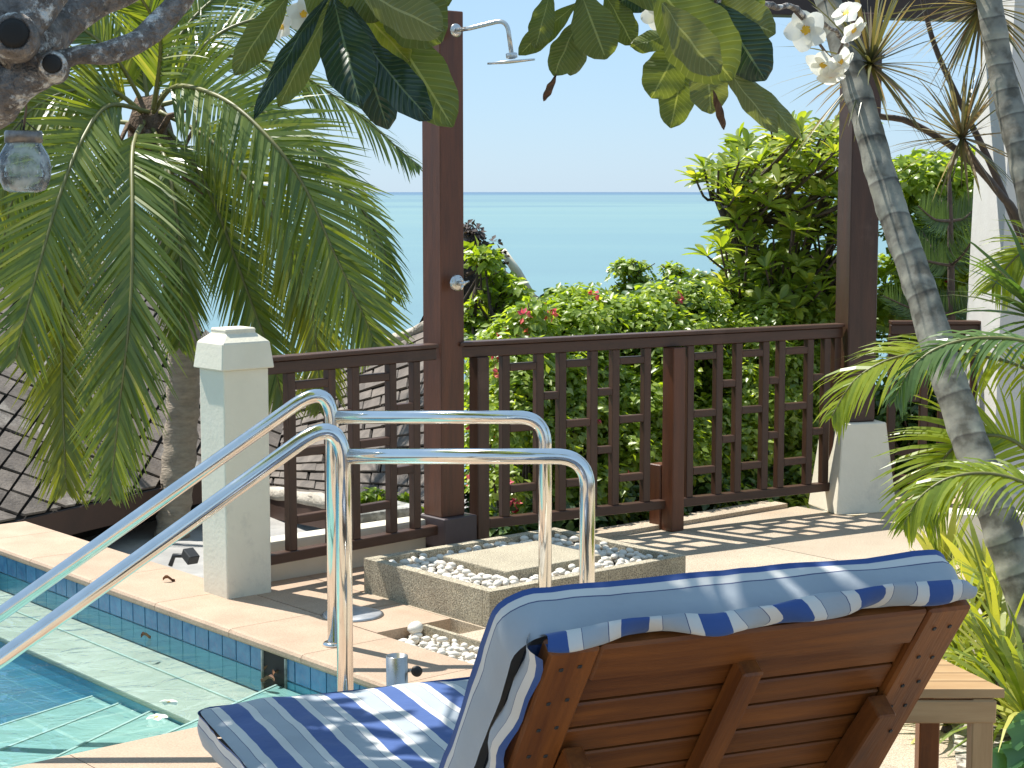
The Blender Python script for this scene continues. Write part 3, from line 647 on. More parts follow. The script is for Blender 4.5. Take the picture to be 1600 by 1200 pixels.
# ------------------------------------------------------------------ shower post
zp = .10
sh = thing('shower_post', 'tall dark brown timber post of the outdoor shower on a boxed plinth', 'post', P(1.41, 1.37))
pc = A(691, 845, 7.66); PX_, PY_ = pc.x, pc.y
cen = Vector((PX_, PY_, 0)) + (U + W) * .092
def upost(name, c, s, z0, z1, m, parent, bev=.004, ua=U, ub_=W):
    M = Matrix((Z, ua, ub_)).transposed().to_4x4(); M.translation = Vector((c.x, c.y, (z0 + z1) / 2))
    return link(name, boxmesh(z1 - z0, s, s, m, bev), parent, M)
upost('plinth', cen, .182, 0.0, A(691, 815, 7.66).z, MT['plinth'], sh)
upost('post', cen - Vector((.018, 0, 0)), .13, A(691, 815, 7.66).z, A(690, 14, 7.72).z, MT['red'], sh)
sh.location = (cen.x, cen.y, 0)
# shower head on the post
so = thing('overhead_shower', 'chrome round overhead shower on a bent arm from the post top', 'shower')
fp = cen - U * .064 + W * .012; fz = A(705, 46, 7.70).z; fp = Vector((fp.x, fp.y, fz)); so.location = fp
lathe('wall_flange', [(.029, 0), (.029, .006), (.022, .012), (.012, .014)], fp, MT['valve'], so, 24, -U)
e1 = A(792, 30, 7.55); e2 = A(799, 82, 7.55)
tube('arm', fillet([fp - U * .008, A(735, 44, 7.62), e1, e2], .05, 8), .0095, MT['valve'], so, 14)
hd = e2
lathe('neck', [(.011, 0), (.024, -.004), (.024, -.022), (.014, -.026)][::-1], hd, MT['valve'], so, 20, (-.09, .05, 1))
lathe('spray_disc', [(.012, 0), (.100, .004), (.100, .012), (.012, .014)], hd + Vector((0, 0, -.045)), MT['valve'], so, 36, (-.09, -.06, 1))
# valve
va = thing('shower_valve', 'round chrome tap handle on the shower post at hand height', 'tap')
vp = cen - U * .064 + W * .012; vp = Vector((vp.x, vp.y, A(708, 443, 7.7).z)); va.location = vp
lathe('rose', [(.036, 0), (.036, .006), (.028, .016), (.012, .018)], vp, MT['valve'], va, 28, -U)
lathe('spindle', [(.011, 0), (.011, .04), (.007, .044)], vp - U * .014, MT['valve'], va, 16, -U)
for an in (.25, 2.1, 4.3):
    d = W * math.cos(an) + Z * math.sin(an); tube('lever', [vp - U * .05, vp - U * .052 + d * .03], [.006, .0045], MT['valve'], va, 10)

# ------------------------------------------------------------------ railings
WIDE = (.82, .545, .27); NARROW = (.68, .41)
def railing(label, p0, p1, fr, wides, narrows, ztop=.944, zb=.125, heavy=()):
    """p0,p1 ground points; fr = fractions of bars along; wides/narrows index pairs"""
    t = thing('railing', label, 'railing', p0); d = (p1 - p0).normalized(); nn = Vector((d.y, -d.x, 0))
    bar('handrail_cap', p0 + Z * (ztop - .009), p1 + Z * (ztop - .009), .075, .018, MT['brown'], t)
    bar('top_rail', p0 + Z * (ztop - .045), p1 + Z * (ztop - .045), .045, .050, MT['brown'], t)
    bar('bottom_rail', p0 + Z * zb, p1 + Z * zb, .05, .042, MT['brown'], t)
    pts = [p0 + (p1 - p0) * q for q in fr]
    for k, q in enumerate(pts):
        wd = .040; bar('baluster', q + Z * (zb + .021), q + Z * (ztop - .07), wd, wd * .92, MT['brown'], t, up=nn)
    for lst, hs in ((wides, WIDE), (narrows, NARROW)):
        for i, j in lst:
            for h in hs:
                e0 = pts[i] + d * .02; e1 = pts[j] - d * .02
                bar('cross_piece', e0 + Z * h, e1 + Z * h, .036, .034, MT['brown'], t)
    return t
def frac_of(p0, p1, x, y=700):
    """where the vertical plane through p0,p1 meets the sight line at column x"""
    d = ray(x, y); dx = (p1 - p0); den = d.x * dx.y - d.y * dx.x
    s = (d.y * p0.x - d.x * p0.y) / (d.x * dx.y - d.y * dx.x) * -1
    # solve cam + k d = p0 + f dx
    f_ = (p0.x * d.y - p0.y * d.x) / (dx.y * d.x - dx.x * d.y) * 1.0
    return f_
r1a = P(1.36, pb0 + sb, 0); r1b = Vector((cen.x, cen.y, 0)) - W * .064; r1b = r1b
xs = [453, 516, 553, 611, 648]
railing('dark brown lattice railing, the short section between white pillar and shower post', r1a, r1b, [frac_of(r1a, r1b, x) for x in xs], [(0, 1), (2, 3)], [(1, 2), (3, 4)])
r2a = Vector((cen.x, cen.y, 0)) + W * .064; r2b = G(1308, 758, .125); r2b.z = 0
xs = [748, 788, 841, 876, 925, 959, 1008, 1075, 1120, 1150, 1192, 1217, 1261, 1287, 1303]
r2 = railing('long dark brown lattice railing from the shower post to the white pillar base', r2a, r2b, [frac_of(r2a, r2b, x) for x in xs], [(1, 2), (3, 4), (5, 6), (7, 8), (9, 10), (11, 12)], [(2, 3), (4, 5), (8, 9), (10, 11), (12, 13)])
mp_f = frac_of(r2a, r2b, 1045); mpp = r2a + (r2b - r2a) * mp_f
mpp = Vector((mpp.x, mpp.y, 0)) - U * .03
upost('newel_post', mpp, .078, 0, .872, MT['red'], r2); 
bl = mpp + U * .085; upost('newel_foot', bl, .075, 0, .31, MT['red'], r2)
hp = r2a + (r2b - r2a) * frac_of(r2a, r2b, 748); upost('end_post', Vector((hp.x, hp.y, 0)) - U*.004, .066, .04, .874, MT['brown'], r2)
r3a = Vector((1.93, 9.13, 0)); r3b = Vector((2.62, 9.13, 0))
xs = [1391, 1441, 1470, 1519, 1548]
railing('dark brown lattice railing to the right of the white pillar base, behind the palm trunk', r3a, r3b, [frac_of(r3a, r3b, x) for x in xs], [(0, 1), (2, 3)], [(1, 2), (3, 4)])

# ------------------------------------------------------------------ right pillar, post, beam
base = thing('tapered_pillar', 'white flared pillar base carrying a dark timber post', 'pillar')
bn = G(1315, 805); EA = Vector((math.cos(math.radians(16)), math.sin(math.radians(16)), 0)); EB = Vector((-EA.y, EA.x, 0)); bc = bn + EA * .140 + EB * .166; base.location = (bc.x, bc.y, 0)
def pt(c, h, z): return [Vector((c.x, c.y, z)) - EA * h - EB * h, Vector((c.x, c.y, z)) + EA * h - EB * h, Vector((c.x, c.y, z)) + EA * h + EB * h, Vector((c.x, c.y, z)) - EA * h + EB * h]
bm = bmesh.new(); lo = [bm.verts.new(p) for p in pt(bc, .166, 0)]; hi = [bm.verts.new(p) for p in pt(bc, .120, .45)]
bm.faces.new(lo[::-1]); bm.faces.new(hi)
for k in range(4): bm.faces.new((lo[k], lo[(k + 1) % 4], hi[(k + 1) % 4], hi[k]))
bmesh.ops.recalc_face_normals(bm, faces=bm.faces); bmesh.ops.bevel(bm, geom=bm.edges[:], offset=.005, segments=1, affect='EDGES')
me = bpy.data.meshes.new('flared_base'); bm.to_mesh(me); bm.free(); me.materials.append(MT['white']); link('flared_base', me, base)
upost('timber_post', bc, .155, .451, 2.47, MT['brown'], base, .006, EA, EB)
bd = bar('pergola_beam', Vector((1.0, 8.9, 2.53)), Vector((2.55, 9.32, 2.53)), .14, .14, MT['beam'])
tag(bd, 'dark brown timber beam across the top of the right hand post', 'beam')
gp = thing('garden_pillar', 'tall cream rendered gate pillar at the right edge behind the grey trunks', 'pillar', (2.75, 9.2, 0))
v = [(2.36, 8.72, -.2), (3.0, 8.72, -.2), (3.0, 9.4, -.2), (2.36, 9.4, -.2), (2.43, 8.78, 3.0), (2.95, 8.78, 3.0), (2.95, 9.35, 3.0), (2.43, 9.35, 3.0)]
link('pillar_shaft', mesh('pillar_shaft', v, [(0, 1, 5, 4), (1, 2, 6, 5), (2, 3, 7, 6), (3, 0, 4, 7), (4, 5, 6, 7)], MT['wall']), gp)
link('pillar_foot', mesh('pillar_foot', *tube_data([Vector((2.68, 9.05, 0)), Vector((2.68, 9.05, .12))], .5, 4), MT['cream']), gp)
pl = quadprism('planter_kerb', [(1.98, 7.86), (2.30, 7.90), (2.26, 8.06), (1.94, 8.02)], 0, .17, MT['white'], None, .006)
tag(pl, 'low white planter kerb behind the yellow striped plants', 'planter')

# ------------------------------------------------------------------ roofs
def roof_patch(parent, q, nu, nv, diamond, th=.018, lift=.012, maxn=300, m=None):
    """q(u,v) -> (point, normal); shingles as their own objects, sharing nothing but material"""
    cnt = 0; extra = []
    def addtile(cs, n):
        nonlocal cnt
        j = random.uniform(-.004, .006); skew = random.uniform(-.0035, .0035)
        top = []
        for k, (p, row) in enumerate(cs): top.append(p + n * (th + j + row))
        v = top + [p - n * (th) for p in top]
        f = [(0, 1, 2, 3), (7, 6, 5, 4)] + [(k, k + 4, (k + 1) % 4 + 4, (k + 1) % 4) for k in range(4)]
        if cnt < maxn: link('shingle', mesh('shingle', v, f, m or MT['shingle']), parent); cnt += 1
        else: extra.append((v, f))
    for j in range(nv):
        for i in range(nu + (1 if not diamond else 0)):
            if diamond:
                for off in (0, .5):
                    uc = (i + .5 + off) / nu; vc = (j + .5 + off) / nv
                    du = .5 / nu; dv = .5 / nv; s = .92
                    c = [(uc, vc - dv * s), (uc + du * s, vc), (uc, vc + dv * s), (uc - du * s, vc)]
                    cl = [(min(max(a, 0), 1), min(max(b, 0), 1)) for a, b in c]
                    if uc > 1.01 or vc > 1.01: continue
                    p0, n = q(uc, vc); addtile([(q(a, b)[0], lift * (1 if b < vc else (.0 if b > vc else .5))) for a, b in cl], n)
            else:
                off = .5 * (j % 2) + random.uniform(-.1, .1); u0 = (i - off) / nu; u1 = u0 + .95 / nu; v0 = j / nv; v1 = (j + 1.0) / nv - .10 / nv + random.uniform(-.02, .02) / nv
                u0 = max(u0, 0); u1 = min(u1, 1)
                if u1 - u0 < .2 / nu: continue
                p0, n = q(u0, v0); addtile([(q(u0, v0)[0], lift), (q(u1, v0)[0], lift), (q(u1, v1)[0], 0), (q(u0, v1)[0], 0)], n)
    if extra:
        o = link('far_shingles', mesh('far_shingles', *join_data(extra), m or MT['shingle']), parent); o['kind'] = 'stuff'
EZ = -.3; E1 = G(0, 818, EZ); E2 = G(257, 760, EZ); ed = (E2 - E1).normalized(); um = Vector((-ed.y, ed.x, 0)); pitch = math.radians(30)
uv_ = um * math.cos(pitch) + Z * math.sin(pitch); rn = ed.cross(uv_).normalized()
if rn.z < 0: rn = -rn
ES = E1 - ed * .7; EL = 4.4; SL = 2.55
def qa(u, v): return ES + ed * EL * u + uv_ * SL * v, rn
ra = thing('pavilion_roof', 'weathered diamond shingle roof below the pool terrace behind the coconut palm', 'roof', ES)
link('underlay', mesh('underlay', [qa(0, 0)[0] - rn * .004, qa(1, 0)[0] - rn * .004, qa(1, 1)[0] - rn * .004, qa(0, 1)[0] - rn * .004], [(0, 1, 2, 3)], MT['underlay']), ra)
o_ = Vector((0, 0)); hit0 = None
def onroof(x, y):
    d = ray(x, y); t = (E1 - CAM).dot(rn) / d.dot(rn); q = CAM + d * t - ES; return Vector((q.dot(ed), q.dot(uv_)))
o_ = onroof(50, 720); v1_ = (onroof(62, 703.2) - o_) * (30 / 20.6); v2_ = onroof(82, 729.6) - o_
def clip2(poly, k, lim, sgn):
    out = []
    for i in range(len(poly)):
        a_, b_ = poly[i], poly[(i + 1) % len(poly)]; da = (a_[k] - lim) * sgn; db = (b_[k] - lim) * sgn
        if da >= 0: out.append(a_)
        if (da >= 0) != (db >= 0): out.append(a_.lerp(b_, da / (da - db)))
    return out
tiles = []
for i in range(-40, 40):
    for j in range(-60, 60):
        c_ = o_ + v1_ * (i + .5) + v2_ * (j + .5)
        if not (-.2 < c_.x < EL + .2 and -.2 < c_.y < SL + .2): continue
        g0, g1 = .045, .075; w_ = [o_ + v1_ * (i + a_) + v2_ * (j + b_) for a_, b_ in ((g0, g1), (1 - g0, g1), (1 - g0, 1 - g1), (g0, 1 - g1))]
        w_ = [p + Vector((random.uniform(-.004, .004), random.uniform(-.004, .004))) for p in w_]
        for k, lim, sg in ((0, 0, 1), (0, EL, -1), (1, 0, 1), (1, SL, -1)): w_ = clip2(w_, k, lim, sg) if len(w_) > 2 else w_
        if len(w_) > 2: tiles.append((c_, w_))
tiles.sort(key=lambda q: (ES + ed * q[0].x).y + q[0].y); extra = []
for k, (c_, w_) in enumerate(tiles):
    tilt = random.uniform(.004, .012); n_ = len(w_); top = []
    for p in w_:
        lift_ = .018 + tilt * (1 - ((p - c_).dot(v2_.normalized()) / .13)) ; top.append(ES + ed * p.x + uv_ * p.y + rn * lift_)
    vv = top + [p - rn * .016 for p in top]; ff = [tuple(range(n_)), tuple(range(n_, 2 * n_))[::-1]] + [(i, i + n_, (i + 1) % n_ + n_, (i + 1) % n_) for i in range(n_)]
    if k < 290: link('shingle', mesh('shingle', vv, ff, MT['shingle']), ra)
    else: extra.append((vv, ff))
if extra: link('far_shingles', mesh('far_shingles', *join_data(extra), MT['shingle']), ra)['kind'] = 'stuff'
bar('fascia', ES - Z * .085, ES + ed * EL - Z * .085, .03, .16, MT['fascia'], ra)
bar('soffit_beam', ES + um * .5 - Z * .32, ES + ed * EL + um * .5 - Z * .32, .2, .6, MT['underlay'], ra)
pts = [qa(u, 1)[0] + Z * .02 for u in np.linspace(0, 1, 16)]
tube('ridge_cap', pts, .055, MT['mortar'], ra, 8, .02)
# second roof, seen through the railing
cB = [A(420, 770, 12.2), A(700, 815, 9.9), A(700, 498, 12.0), A(420, 628, 14.0)]
def qb(u, v):
    p = cB[0] * (1 - u) * (1 - v) + cB[1] * u * (1 - v) + cB[2] * u * v + cB[3] * (1 - u) * v
    du = (cB[1] - cB[0]) * (1 - v) + (cB[2] - cB[3]) * v; dv = (cB[3] - cB[0]) * (1 - u) + (cB[2] - cB[1]) * u; n = du.cross(dv).normalized()
    return p, (n if n.z > 0 else -n)
rb = thing('bungalow_roof', 'grey brown shingle roof with pale mortared ridge seen through the short railing', 'roof', cB[0])
link('underlay', mesh('underlay', [qb(u, v)[0] - qb(u, v)[1] * .004 for v in np.linspace(0, 1, 7) for u in np.linspace(0, 1, 7)], [(j * 7 + i, j * 7 + i + 1, j * 7 + i + 8, j * 7 + i + 7) for j in range(6) for i in range(6)], MT['underlay'], True), rb)
roof_patch(rb, qb, 11, 15, False, maxn=290)
tube('ridge_cap', [qb(u, 1)[0] + Z * .015 for u in np.linspace(0, 1, 20)], .05, MT['mortar'], rb, 8, .03)
tube('hip_cap', [qb(u, 0)[0] + Z * .0 for u in np.linspace(0, 1, 16)], .045, MT['mortar'], rb, 8, .03)
bar('fascia', cB[0] - Z * .1 + Vector((0,-.02,0)), cB[1] - Z * .1 + Vector((0,-.02,0)), .03, .14, MT['fascia'], rb)
# far gable with thatch, overgrown
rt = thing('thatched_gable', 'dark thatched gable roof overgrown with vines right of the shower post', 'roof', A(720, 480, 13))
ap = A(732, 352, 13.); v = [ap, A(650, 520, 12.6), A(838, 500, 12.8), A(700, 352, 15.5), A(858, 480, 15.5)]
def thatch(p0, p1, p2, p3, n=10):
    V = []; Fq = []
    for j in range(n + 1):
        for i in range(n + 1):
            u, w_ = i / n, j / n; p = p0 * (1 - u) * (1 - w_) + p1 * u * (1 - w_) + p2 * u * w_ + p3 * (1 - u) * w_; V.append(p + noise.noise_vector(p * 5) * .05)
    for j in range(n):
        for i in range(n): k = j * (n + 1) + i; Fq.append((k, k + 1, k + n + 2, k + n + 1))
    return V, Fq
link('thatch', mesh('thatch', *thatch(v[0], v[2], v[4], v[3]), MT['thatch']), rt)
link('gable_end', mesh('gable_end', *thatch(v[0], v[1], v[2] - Z * .3, v[2]), MT['thatch']), rt)
tube('barge_board', [A(785, 392, 12.7), A(808, 425, 12.72), A(834, 468, 12.74)], [.03, .035, .03], MT['white'], rt, 6)

# ------------------------------------------------------------------ coconut palm
def frond_data(path, Ls, Nrm, n=64, spread=.95, droop=.5, wd=.017, dens=1.45, side_jit=.15, tip=.25, seg=4, start=.12, sides=(-1, 1)):
    """leaflets along a rachis; Ls max leaflet length. returns verts, quads"""
    pts = smooth_path(path, 48); V = []; Q = []; R = []
    Nrm = Vector(Nrm).normalized(); o = 0
    n = int(n * dens)
    for s in sides:
        for k in range(n):
            t = start + (1 - start) * (k + random.uniform(-.25, .25)) / n; t = min(max(t, 0), .999); f_ = t * 48; i = int(f_); p = pts[i].lerp(pts[min(i + 1, 48)], f_ - i)
            T = (pts[min(i + 1, 48)] - pts[max(i - 1, 0)]).normalized(); S = T.cross(Nrm).normalized() * s; Nn = S.cross(T) * s
            x = (t - start) / (1 - start); L = Ls * (math.sin(math.pi * min(1, .22 + .70 * x)) ** .7) * random.uniform(.85, 1.08) * (1 if x < .9 else tip + (1 - tip) * (1 - x) * 10)
            al = spread * (1 - .45 * x) + random.uniform(-side_jit, side_jit) * .4
            d = (T * math.cos(al) + S * math.sin(al) + Nrm * random.uniform(-.18, .22)).normalized(); wv = d.cross(Nrm + Vector((random.uniform(-.4, .4),) * 3)).normalized()
            q = p.copy(); st = L / seg; w0 = wd * .66 * random.uniform(.75, 1.25)
            for m_ in range(seg + 1):
                w_ = w0 * (1, 1.05, .9, .6, .08)[m_ if seg == 4 else min(4, m_ * 4 // seg)]
                V.append(q - wv * w_); V.append(q + wv * w_)
                d = (d + Vector((0, 0, -1)) * droop * (.12 + .25 * m_ / seg)).normalized(); q = q + d * st
            for m_ in range(seg): Q.append((o + 2 * m_, o + 2 * m_ + 1, o + 2 * m_ + 3, o + 2 * m_ + 2)); 
            R += [min(1, max(0, random.gauss(.42, .2)))] * seg
            o += 2 * (seg + 1)
    return V, Q, R, pts
def frond(parent, path, Ls, Nrm, m=None, rr=(.022, .004), name='frond', **kw):
    V, Q, R, pts = frond_data(path, Ls, Nrm, **kw)
    rad = [rr[0] + (rr[1] - rr[0]) * k / 48 for k in range(49)]
    o = link(name, mesh(name, V, Q, m or MT['frond'], False, rnd=R), parent)
    link('rachis', mesh('rachis', *tube_data(pts, rad, 6), MT['rachis'], True), o)
    return o
cp = thing('coconut_palm', 'coconut palm with long drooping fronds growing from the terrace below, left of the white pillar', 'palm tree', A(268, 880, 11.4))
tr_pts = [A(262, 905, 11.3), A(268, 840, 11.4), A(276, 760, 11.5), A(284, 660, 11.6), A(288, 560, 11.6), A(278, 440, 11.6), A(262, 320, 11.6), A(240, 220, 11.6)]
tp = smooth_path(tr_pts, 60); rad = [.108 - .010 * k / 60 + .010 * (k % 3 == 0) + (.05 * max(0, 1 - k / 8)) for k in range(61)]; rad[-1] = .10
tube('trunk', tp, rad, MT['bark'], cp, 18, .012)
tube('crown_fibre', [A(243, 290, 11.55), A(240, 240, 11.5), A(234, 190, 11.5), A(228, 150, 11.5)], [.10, .15, .14, .07], MT['fibre'], cp, 14, .05)
CR = (232, 180, 11.4)
def cpath(lst): return [A(*((x[0], x[1], x[2] if len(x) > 2 else 11.0))) for x in lst]
camN = Vector((0, -1, .15))
FR = [
 ([(232, 175, 11.4), (170, 165, 11.0), (130, 215, 10.6), (95, 300, 10.3), (65, 400, 10.1), (38, 500, 10.0), (25, 560, 10.0)], .52, (.35, -1, .3), dict(n=74, spread=.95, droop=.12, wd=.014), 'frond'),
 ([(225, 190, 11.4), (208, 230, 10.7), (207, 330, 10.3), (206, 440, 10.1), (198, 540, 10.0), (186, 640, 10.0), (172, 775, 10.0)], .56, (0, -1, .1), dict(n=84, spread=.80, droop=.16, wd=.015), 'frond'),
 ([(215, 210, 11.3), (150, 290, 10.9), (112, 380, 10.6), (98, 480, 10.4), (97, 580, 10.3), (100, 680, 10.2), (104, 765, 10.2)], .50, (0, -1, .1), dict(n=76, spread=.80, droop=.2, wd=.013), 'frondy'),
 ([(240, 175, 11.3), (275, 135, 10.9), (350, 155, 10.4), (420, 215, 10.1), (475, 290, 10.0), (520, 390, 9.95), (560, 475, 9.95), (590, 545, 10.0)], .56, (-.1, -1, .25), dict(n=84, spread=.95, droop=.25, wd=.015), 'frond'),
 ([(240, 165, 11.5), (290, 110, 11.8), (350, 88, 12.0), (430, 100, 12.1), (500, 135, 12.1), (580, 195, 12.1), (655, 262, 12.1)], .45, (.1, -.5, 1), dict(n=60, spread=.9, droop=.75, wd=.013), 'frond'),
 ([(245, 185, 11.5), (300, 250, 11.4), (335, 317, 11.3), (362, 387, 11.2), (392, 470, 11.1), (425, 560, 11.0), (445, 640, 11.0)], .44, (0, -1, .1), dict(n=70, spread=.8, droop=.22, wd=.014), 'frond'),
 ([(250, 175, 11.4), (330, 220, 11.2), (400, 300, 11.0), (450, 380, 10.9), (480, 450, 10.8), (495, 540, 10.8), (500, 640, 10.8)], .50, (0, -1, .1), dict(n=74, spread=.85, droop=.25, wd=.014), 'frondy'),
 ([(245, 165, 11.5), (350, 150, 11.4), (450, 200, 11.3), (530, 280, 11.2), (580, 350, 11.2), (610, 420, 11.2), (616, 460, 11.2)], .34, (.4, -.8, .5), dict(n=60, spread=.7, droop=.6, wd=.012), 'frond'),
 ([(232, 165, 11.5), (225, 100, 11.6), (232, 40, 11.7), (250, -30, 11.8)], .48, (0, -1, .2), dict(n=48, spread=.7, droop=.1, wd=.013), 'frond'),
 ([(240, 165, 11.5), (262, 90, 11.8), (310, 20, 12), (370, -20, 12.1), (440, -20, 12.1)], .48, (0, -1, .4), dict(n=56, spread=.9, droop=.6, wd=.013), 'frond'),
 ([(225, 165, 11.5), (180, 90, 11.3), (120, 40, 11.2), (50, 20, 11.2), (-30, 40, 11.2)], .50, (0, -1, .6), dict(n=60, spread=.9, droop=.5, wd=.014), 'frond'),
 ([(222, 175, 11.4), (170, 140, 11.2), (100, 145, 11.0), (40, 180, 10.9), (0, 240, 10.9), (-20, 330, 10.9)], .50, (-.1, -1, .5), dict(n=64, spread=.9, droop=.5, wd=.014), 'frondy'),
 ([(225, 195, 11.6), (160, 190, 11.9), (90, 205, 12.0), (40, 260, 12.0), (10, 350, 12.0), (0, 440, 12)], .44, (0, -1, .3), dict(n=60, spread=.9, droop=.5, wd=.013), 'frond'),
 ([(240, 170, 11.2), (250, 60, 10.7), (210, -20, 10.4), (170, -90, 10.3)], .5, (0, -1, .2), dict(n=40, spread=.8, droop=.4, wd=.014), 'frond'),
 ([(238, 200, 11.4), (262, 260, 10.9), (278, 350, 10.7), (284, 440, 10.6), (280, 540, 10.6)], .40, (0, -1, .1), dict(n=56, spread=.75, droop=.3, wd=.013), 'frond'),
 ([(236, 175, 11.5), (320, 70, 11.6), (400, 30, 11.7), (480, 30, 11.8), (540, 60, 11.8)], .42, (0, -.7, .8), dict(n=50, spread=.9, droop=.8, wd=.012), 'frond'),
]
for path, L, N_, kw, mt in FR: frond(cp, cpath(path), L, N_, MT[mt], (.017, .004), **kw)
for k in range(9):   # stubs of old leaf bases
    x = 232 + random.uniform(-40, 46); tube('leaf_stub', [A(234, 215 + random.uniform(-20, 30), 11.45), A(x, 235 + random.uniform(-60, 60), 11.3), A(232 + (x - 232) * 2.1, 250 + random.uniform(-90, 60), 11.2)], [.03, .022, .008], MT['fibre'], cp, 7, .02)

# ------------------------------------------------------------------ shrubs and hedge
def topprof(x, table):
    xs_, ys_ = zip(*table); return float(np.interp(x, xs_, ys_))
def shrub(name, label, cat, lumps, m, leafL, per, group=None, flowers=0, fm=None, fold=.2, aspect=.62, base=None, vinefreq=0):
    """lumps: list of (centre, radius). leaves on and inside lumpy shells"""
    P_, D_, N_ = [], [], []; 
    for c, r in lumps:
        n = int(per * .86 * r * r * 4 * math.pi); u = unit(n); u[:, 2] = np.where(u[:, 2] < -.4, -u[:, 2], u[:, 2])
        rr = r * (1 - .55 * rng.random(n) ** 2.2)[:, None] * (1 + .18 * rng.normal(size=(n, 1)) * .5)
        p = np.array(c)[None] + u * rr * np.array([[1, 1, .9]])
        nn = nrm(u * .7 + np.array([[0, -.15, .75]]) + rng.normal(size=(n, 3)) * .42); dd = nrm(np.cross(nn, rng.normal(size=(n, 3))) + u * .35 + np.array([[0, 0, -.35]]))
        P_.append(p); D_.append(dd); N_.append(nn)
    p = np.concatenate(P_); d = np.concatenate(D_); nn = np.concatenate(N_); n = len(p)
    L = leafL * rng.uniform(.6, 1.25, n); v, q = leaf_cloud(p, d, nn, L, L * aspect, fold)
    rn_ = np.repeat(np.clip(rng.normal(.45, .25, n), 0, 1), 2)
    if base is None: c = np.mean([list(l[0]) for l in lumps], axis=0); base = (c[0], c[1], min(l[0][2] - l[1] for l in lumps))
    t = thing(name, label, cat, base, group)
    link('foliage', npmesh('foliage', v, q, m, rn_), t)
    # stems from base out to the lumps
    parts = []
    for c, r in lumps[::max(1, len(lumps) // 26)]:
        b0 = Vector(base) + Vector((random.uniform(-.2, .2), random.uniform(-.1, .1), 0)); c = Vector(c); mid = (b0 + c) / 2 + Vector((random.uniform(-.1, .1), random.uniform(-.1, .1), .05))
        parts.append(tube_data([b0, mid, c, c + Vector((random.uniform(-.1, .1), -.05, r * .8))], [.014, .010, .006, .003], 5))
    link('stems', mesh('stems', *join_data(parts), MT['twig'], True), t)
    for k in range(flowers):
        c, r = random.choice(lumps); u = Vector(unit(1)[0]); u.y = -abs(u.y); u.z = u.z * .5 + .2; c = Vector(c) + u.normalized() * r * 1.02; n = 9
        uu = unit(n); pp = np.array(c)[None] + uu * .012; LL = np.full(n, .034); v2, q2 = leaf_cloud(pp, uu, unit(n), LL, LL * .8, .25)
        link('flower', npmesh('flower', v2, q2, fm or MT['bract'], np.repeat(rng.random(n), 2)), t)
    return t
PROF = [(700, 580), (725, 545), (760, 520), (800, 500), (826, 478), (868, 458), (915, 446), (955, 470), (985, 462), (1030, 452), (1060, 436), (1110, 430), (1200, 420), (1300, 415), (1320, 400), (1380, 330), (1600, 330)]
def hedge_lumps(b0, b1, a0, a1, n, r0, r1, dz=0., zmin=-1.0, prof=PROF):
    out = []
    for _ in range(n):
        b = random.uniform(b0, b1); a = random.uniform(a0, a1); p = P(a, b); x, _y = PJ((p.x, p.y, .5)); zt = A(x, topprof(x, prof), p.y).z; r = random.uniform(r0, r1); zt += .16 * noise.noise(Vector((b * 2.3, a * 2, 3.1)))
        if x < 716 + r / p.y * F: continue
        zt = min(zt, .0 + (a - 1.45) * 1.7) - r - dz - (.25 * random.random() if random.random() < .5 else 0)
        z = random.uniform(zmin, zt) if random.random() < .66 else zt
        out.append(((p.x, p.y, z), r))
    return out
shrub('bougainvillea_bush', 'bougainvillea bush behind the long railing, nearest the shower post, with a few pink flowers', 'bush', hedge_lumps(1.50, 2.6, 1.62, 3.0, 170, .11, .2), MT['hedge'], .052, 1150, 'flowering bushes behind the long railing', 22)
shrub('bougainvillea_bush', 'lime green bougainvillea bush behind the middle of the long railing', 'bush', hedge_lumps(2.3, 3.25, 1.62, 2.6, 130, .11, .2), MT['hedge2'], .05, 1150, 'flowering bushes behind the long railing', 14)
shrub('bougainvillea_bush', 'bright leafy bush behind the long railing next to the flared pillar base', 'bush', hedge_lumps(3.1, 4.75, 1.5, 2.6, 190, .11, .2), MT['hedge'], .05, 1150, 'flowering bushes behind the long railing', 10)
shrub('background_bush', 'dark green bush filling the back row behind the railing bushes', 'bush', hedge_lumps(1.3, 5.0, 2.3, 3.3, 175, .18, .30, .0) + [(A(x, y, Y_)[:], .16) for x, Y_ in ((752, 10.6), (775, 10.8), (1262, 11.4), (1290, 11.3), (1310, 11.2)) for y in (560, 610, 660, 710, 760, 800)], MT['hedge3'], .07, 500)
shrub('ground_cover_bush', 'low dark leafed plants along the foot of the long railing', 'bush', [((P(random.uniform(1.5, 1.75), random.uniform(1.7, 4.0)).xy.to_3d() + Z * random.uniform(-.18, .06))[:], random.uniform(.07, .13)) for _ in range(70)], MT['hedge3'], .06, 1100)
# vine over the thatched gable
shrub('climbing_vine', 'lime leafed vine climbing over the thatched gable right of the shower post', 'vine', [(A(x + random.uniform(-9, 9), y + random.uniform(-9, 9), 12.2 + random.uniform(-.2, .3))[:], random.uniform(.04, .085)) for x, y in [(755, 408), (762, 412), (772, 425), (785, 436), (798, 447), (805, 455), (815, 466), (790, 470), (770, 462), (745, 480), (730, 500), (760, 505), (790, 500), (815, 485), (735, 520), (800, 480), (780, 490), (750, 510), (825, 490), (740, 395), (755, 408)] for _ in range(2)], MT['hedge2'], .075, 1000, base=A(760, 560, 12.2)[:])
dv = shrub('dried_vine', 'dark dried vine tips hanging at the peak of the thatched gable', 'vine', [(A(x, y, 12.5)[:], r) for x, y, r in [(733, 368, .10), (740, 378, .07), (772, 380, .035), (780, 396, .04), (786, 404, .03), (730, 390, .08), (745, 372, .05), (792, 412, .02)]], MT['dry'] and leafmat('dried_vine_leaf', [(.05, .035, .03), (.12, .09, .08)], .1, .8), .05, 900, base=A(735, 430, 12.5)[:])
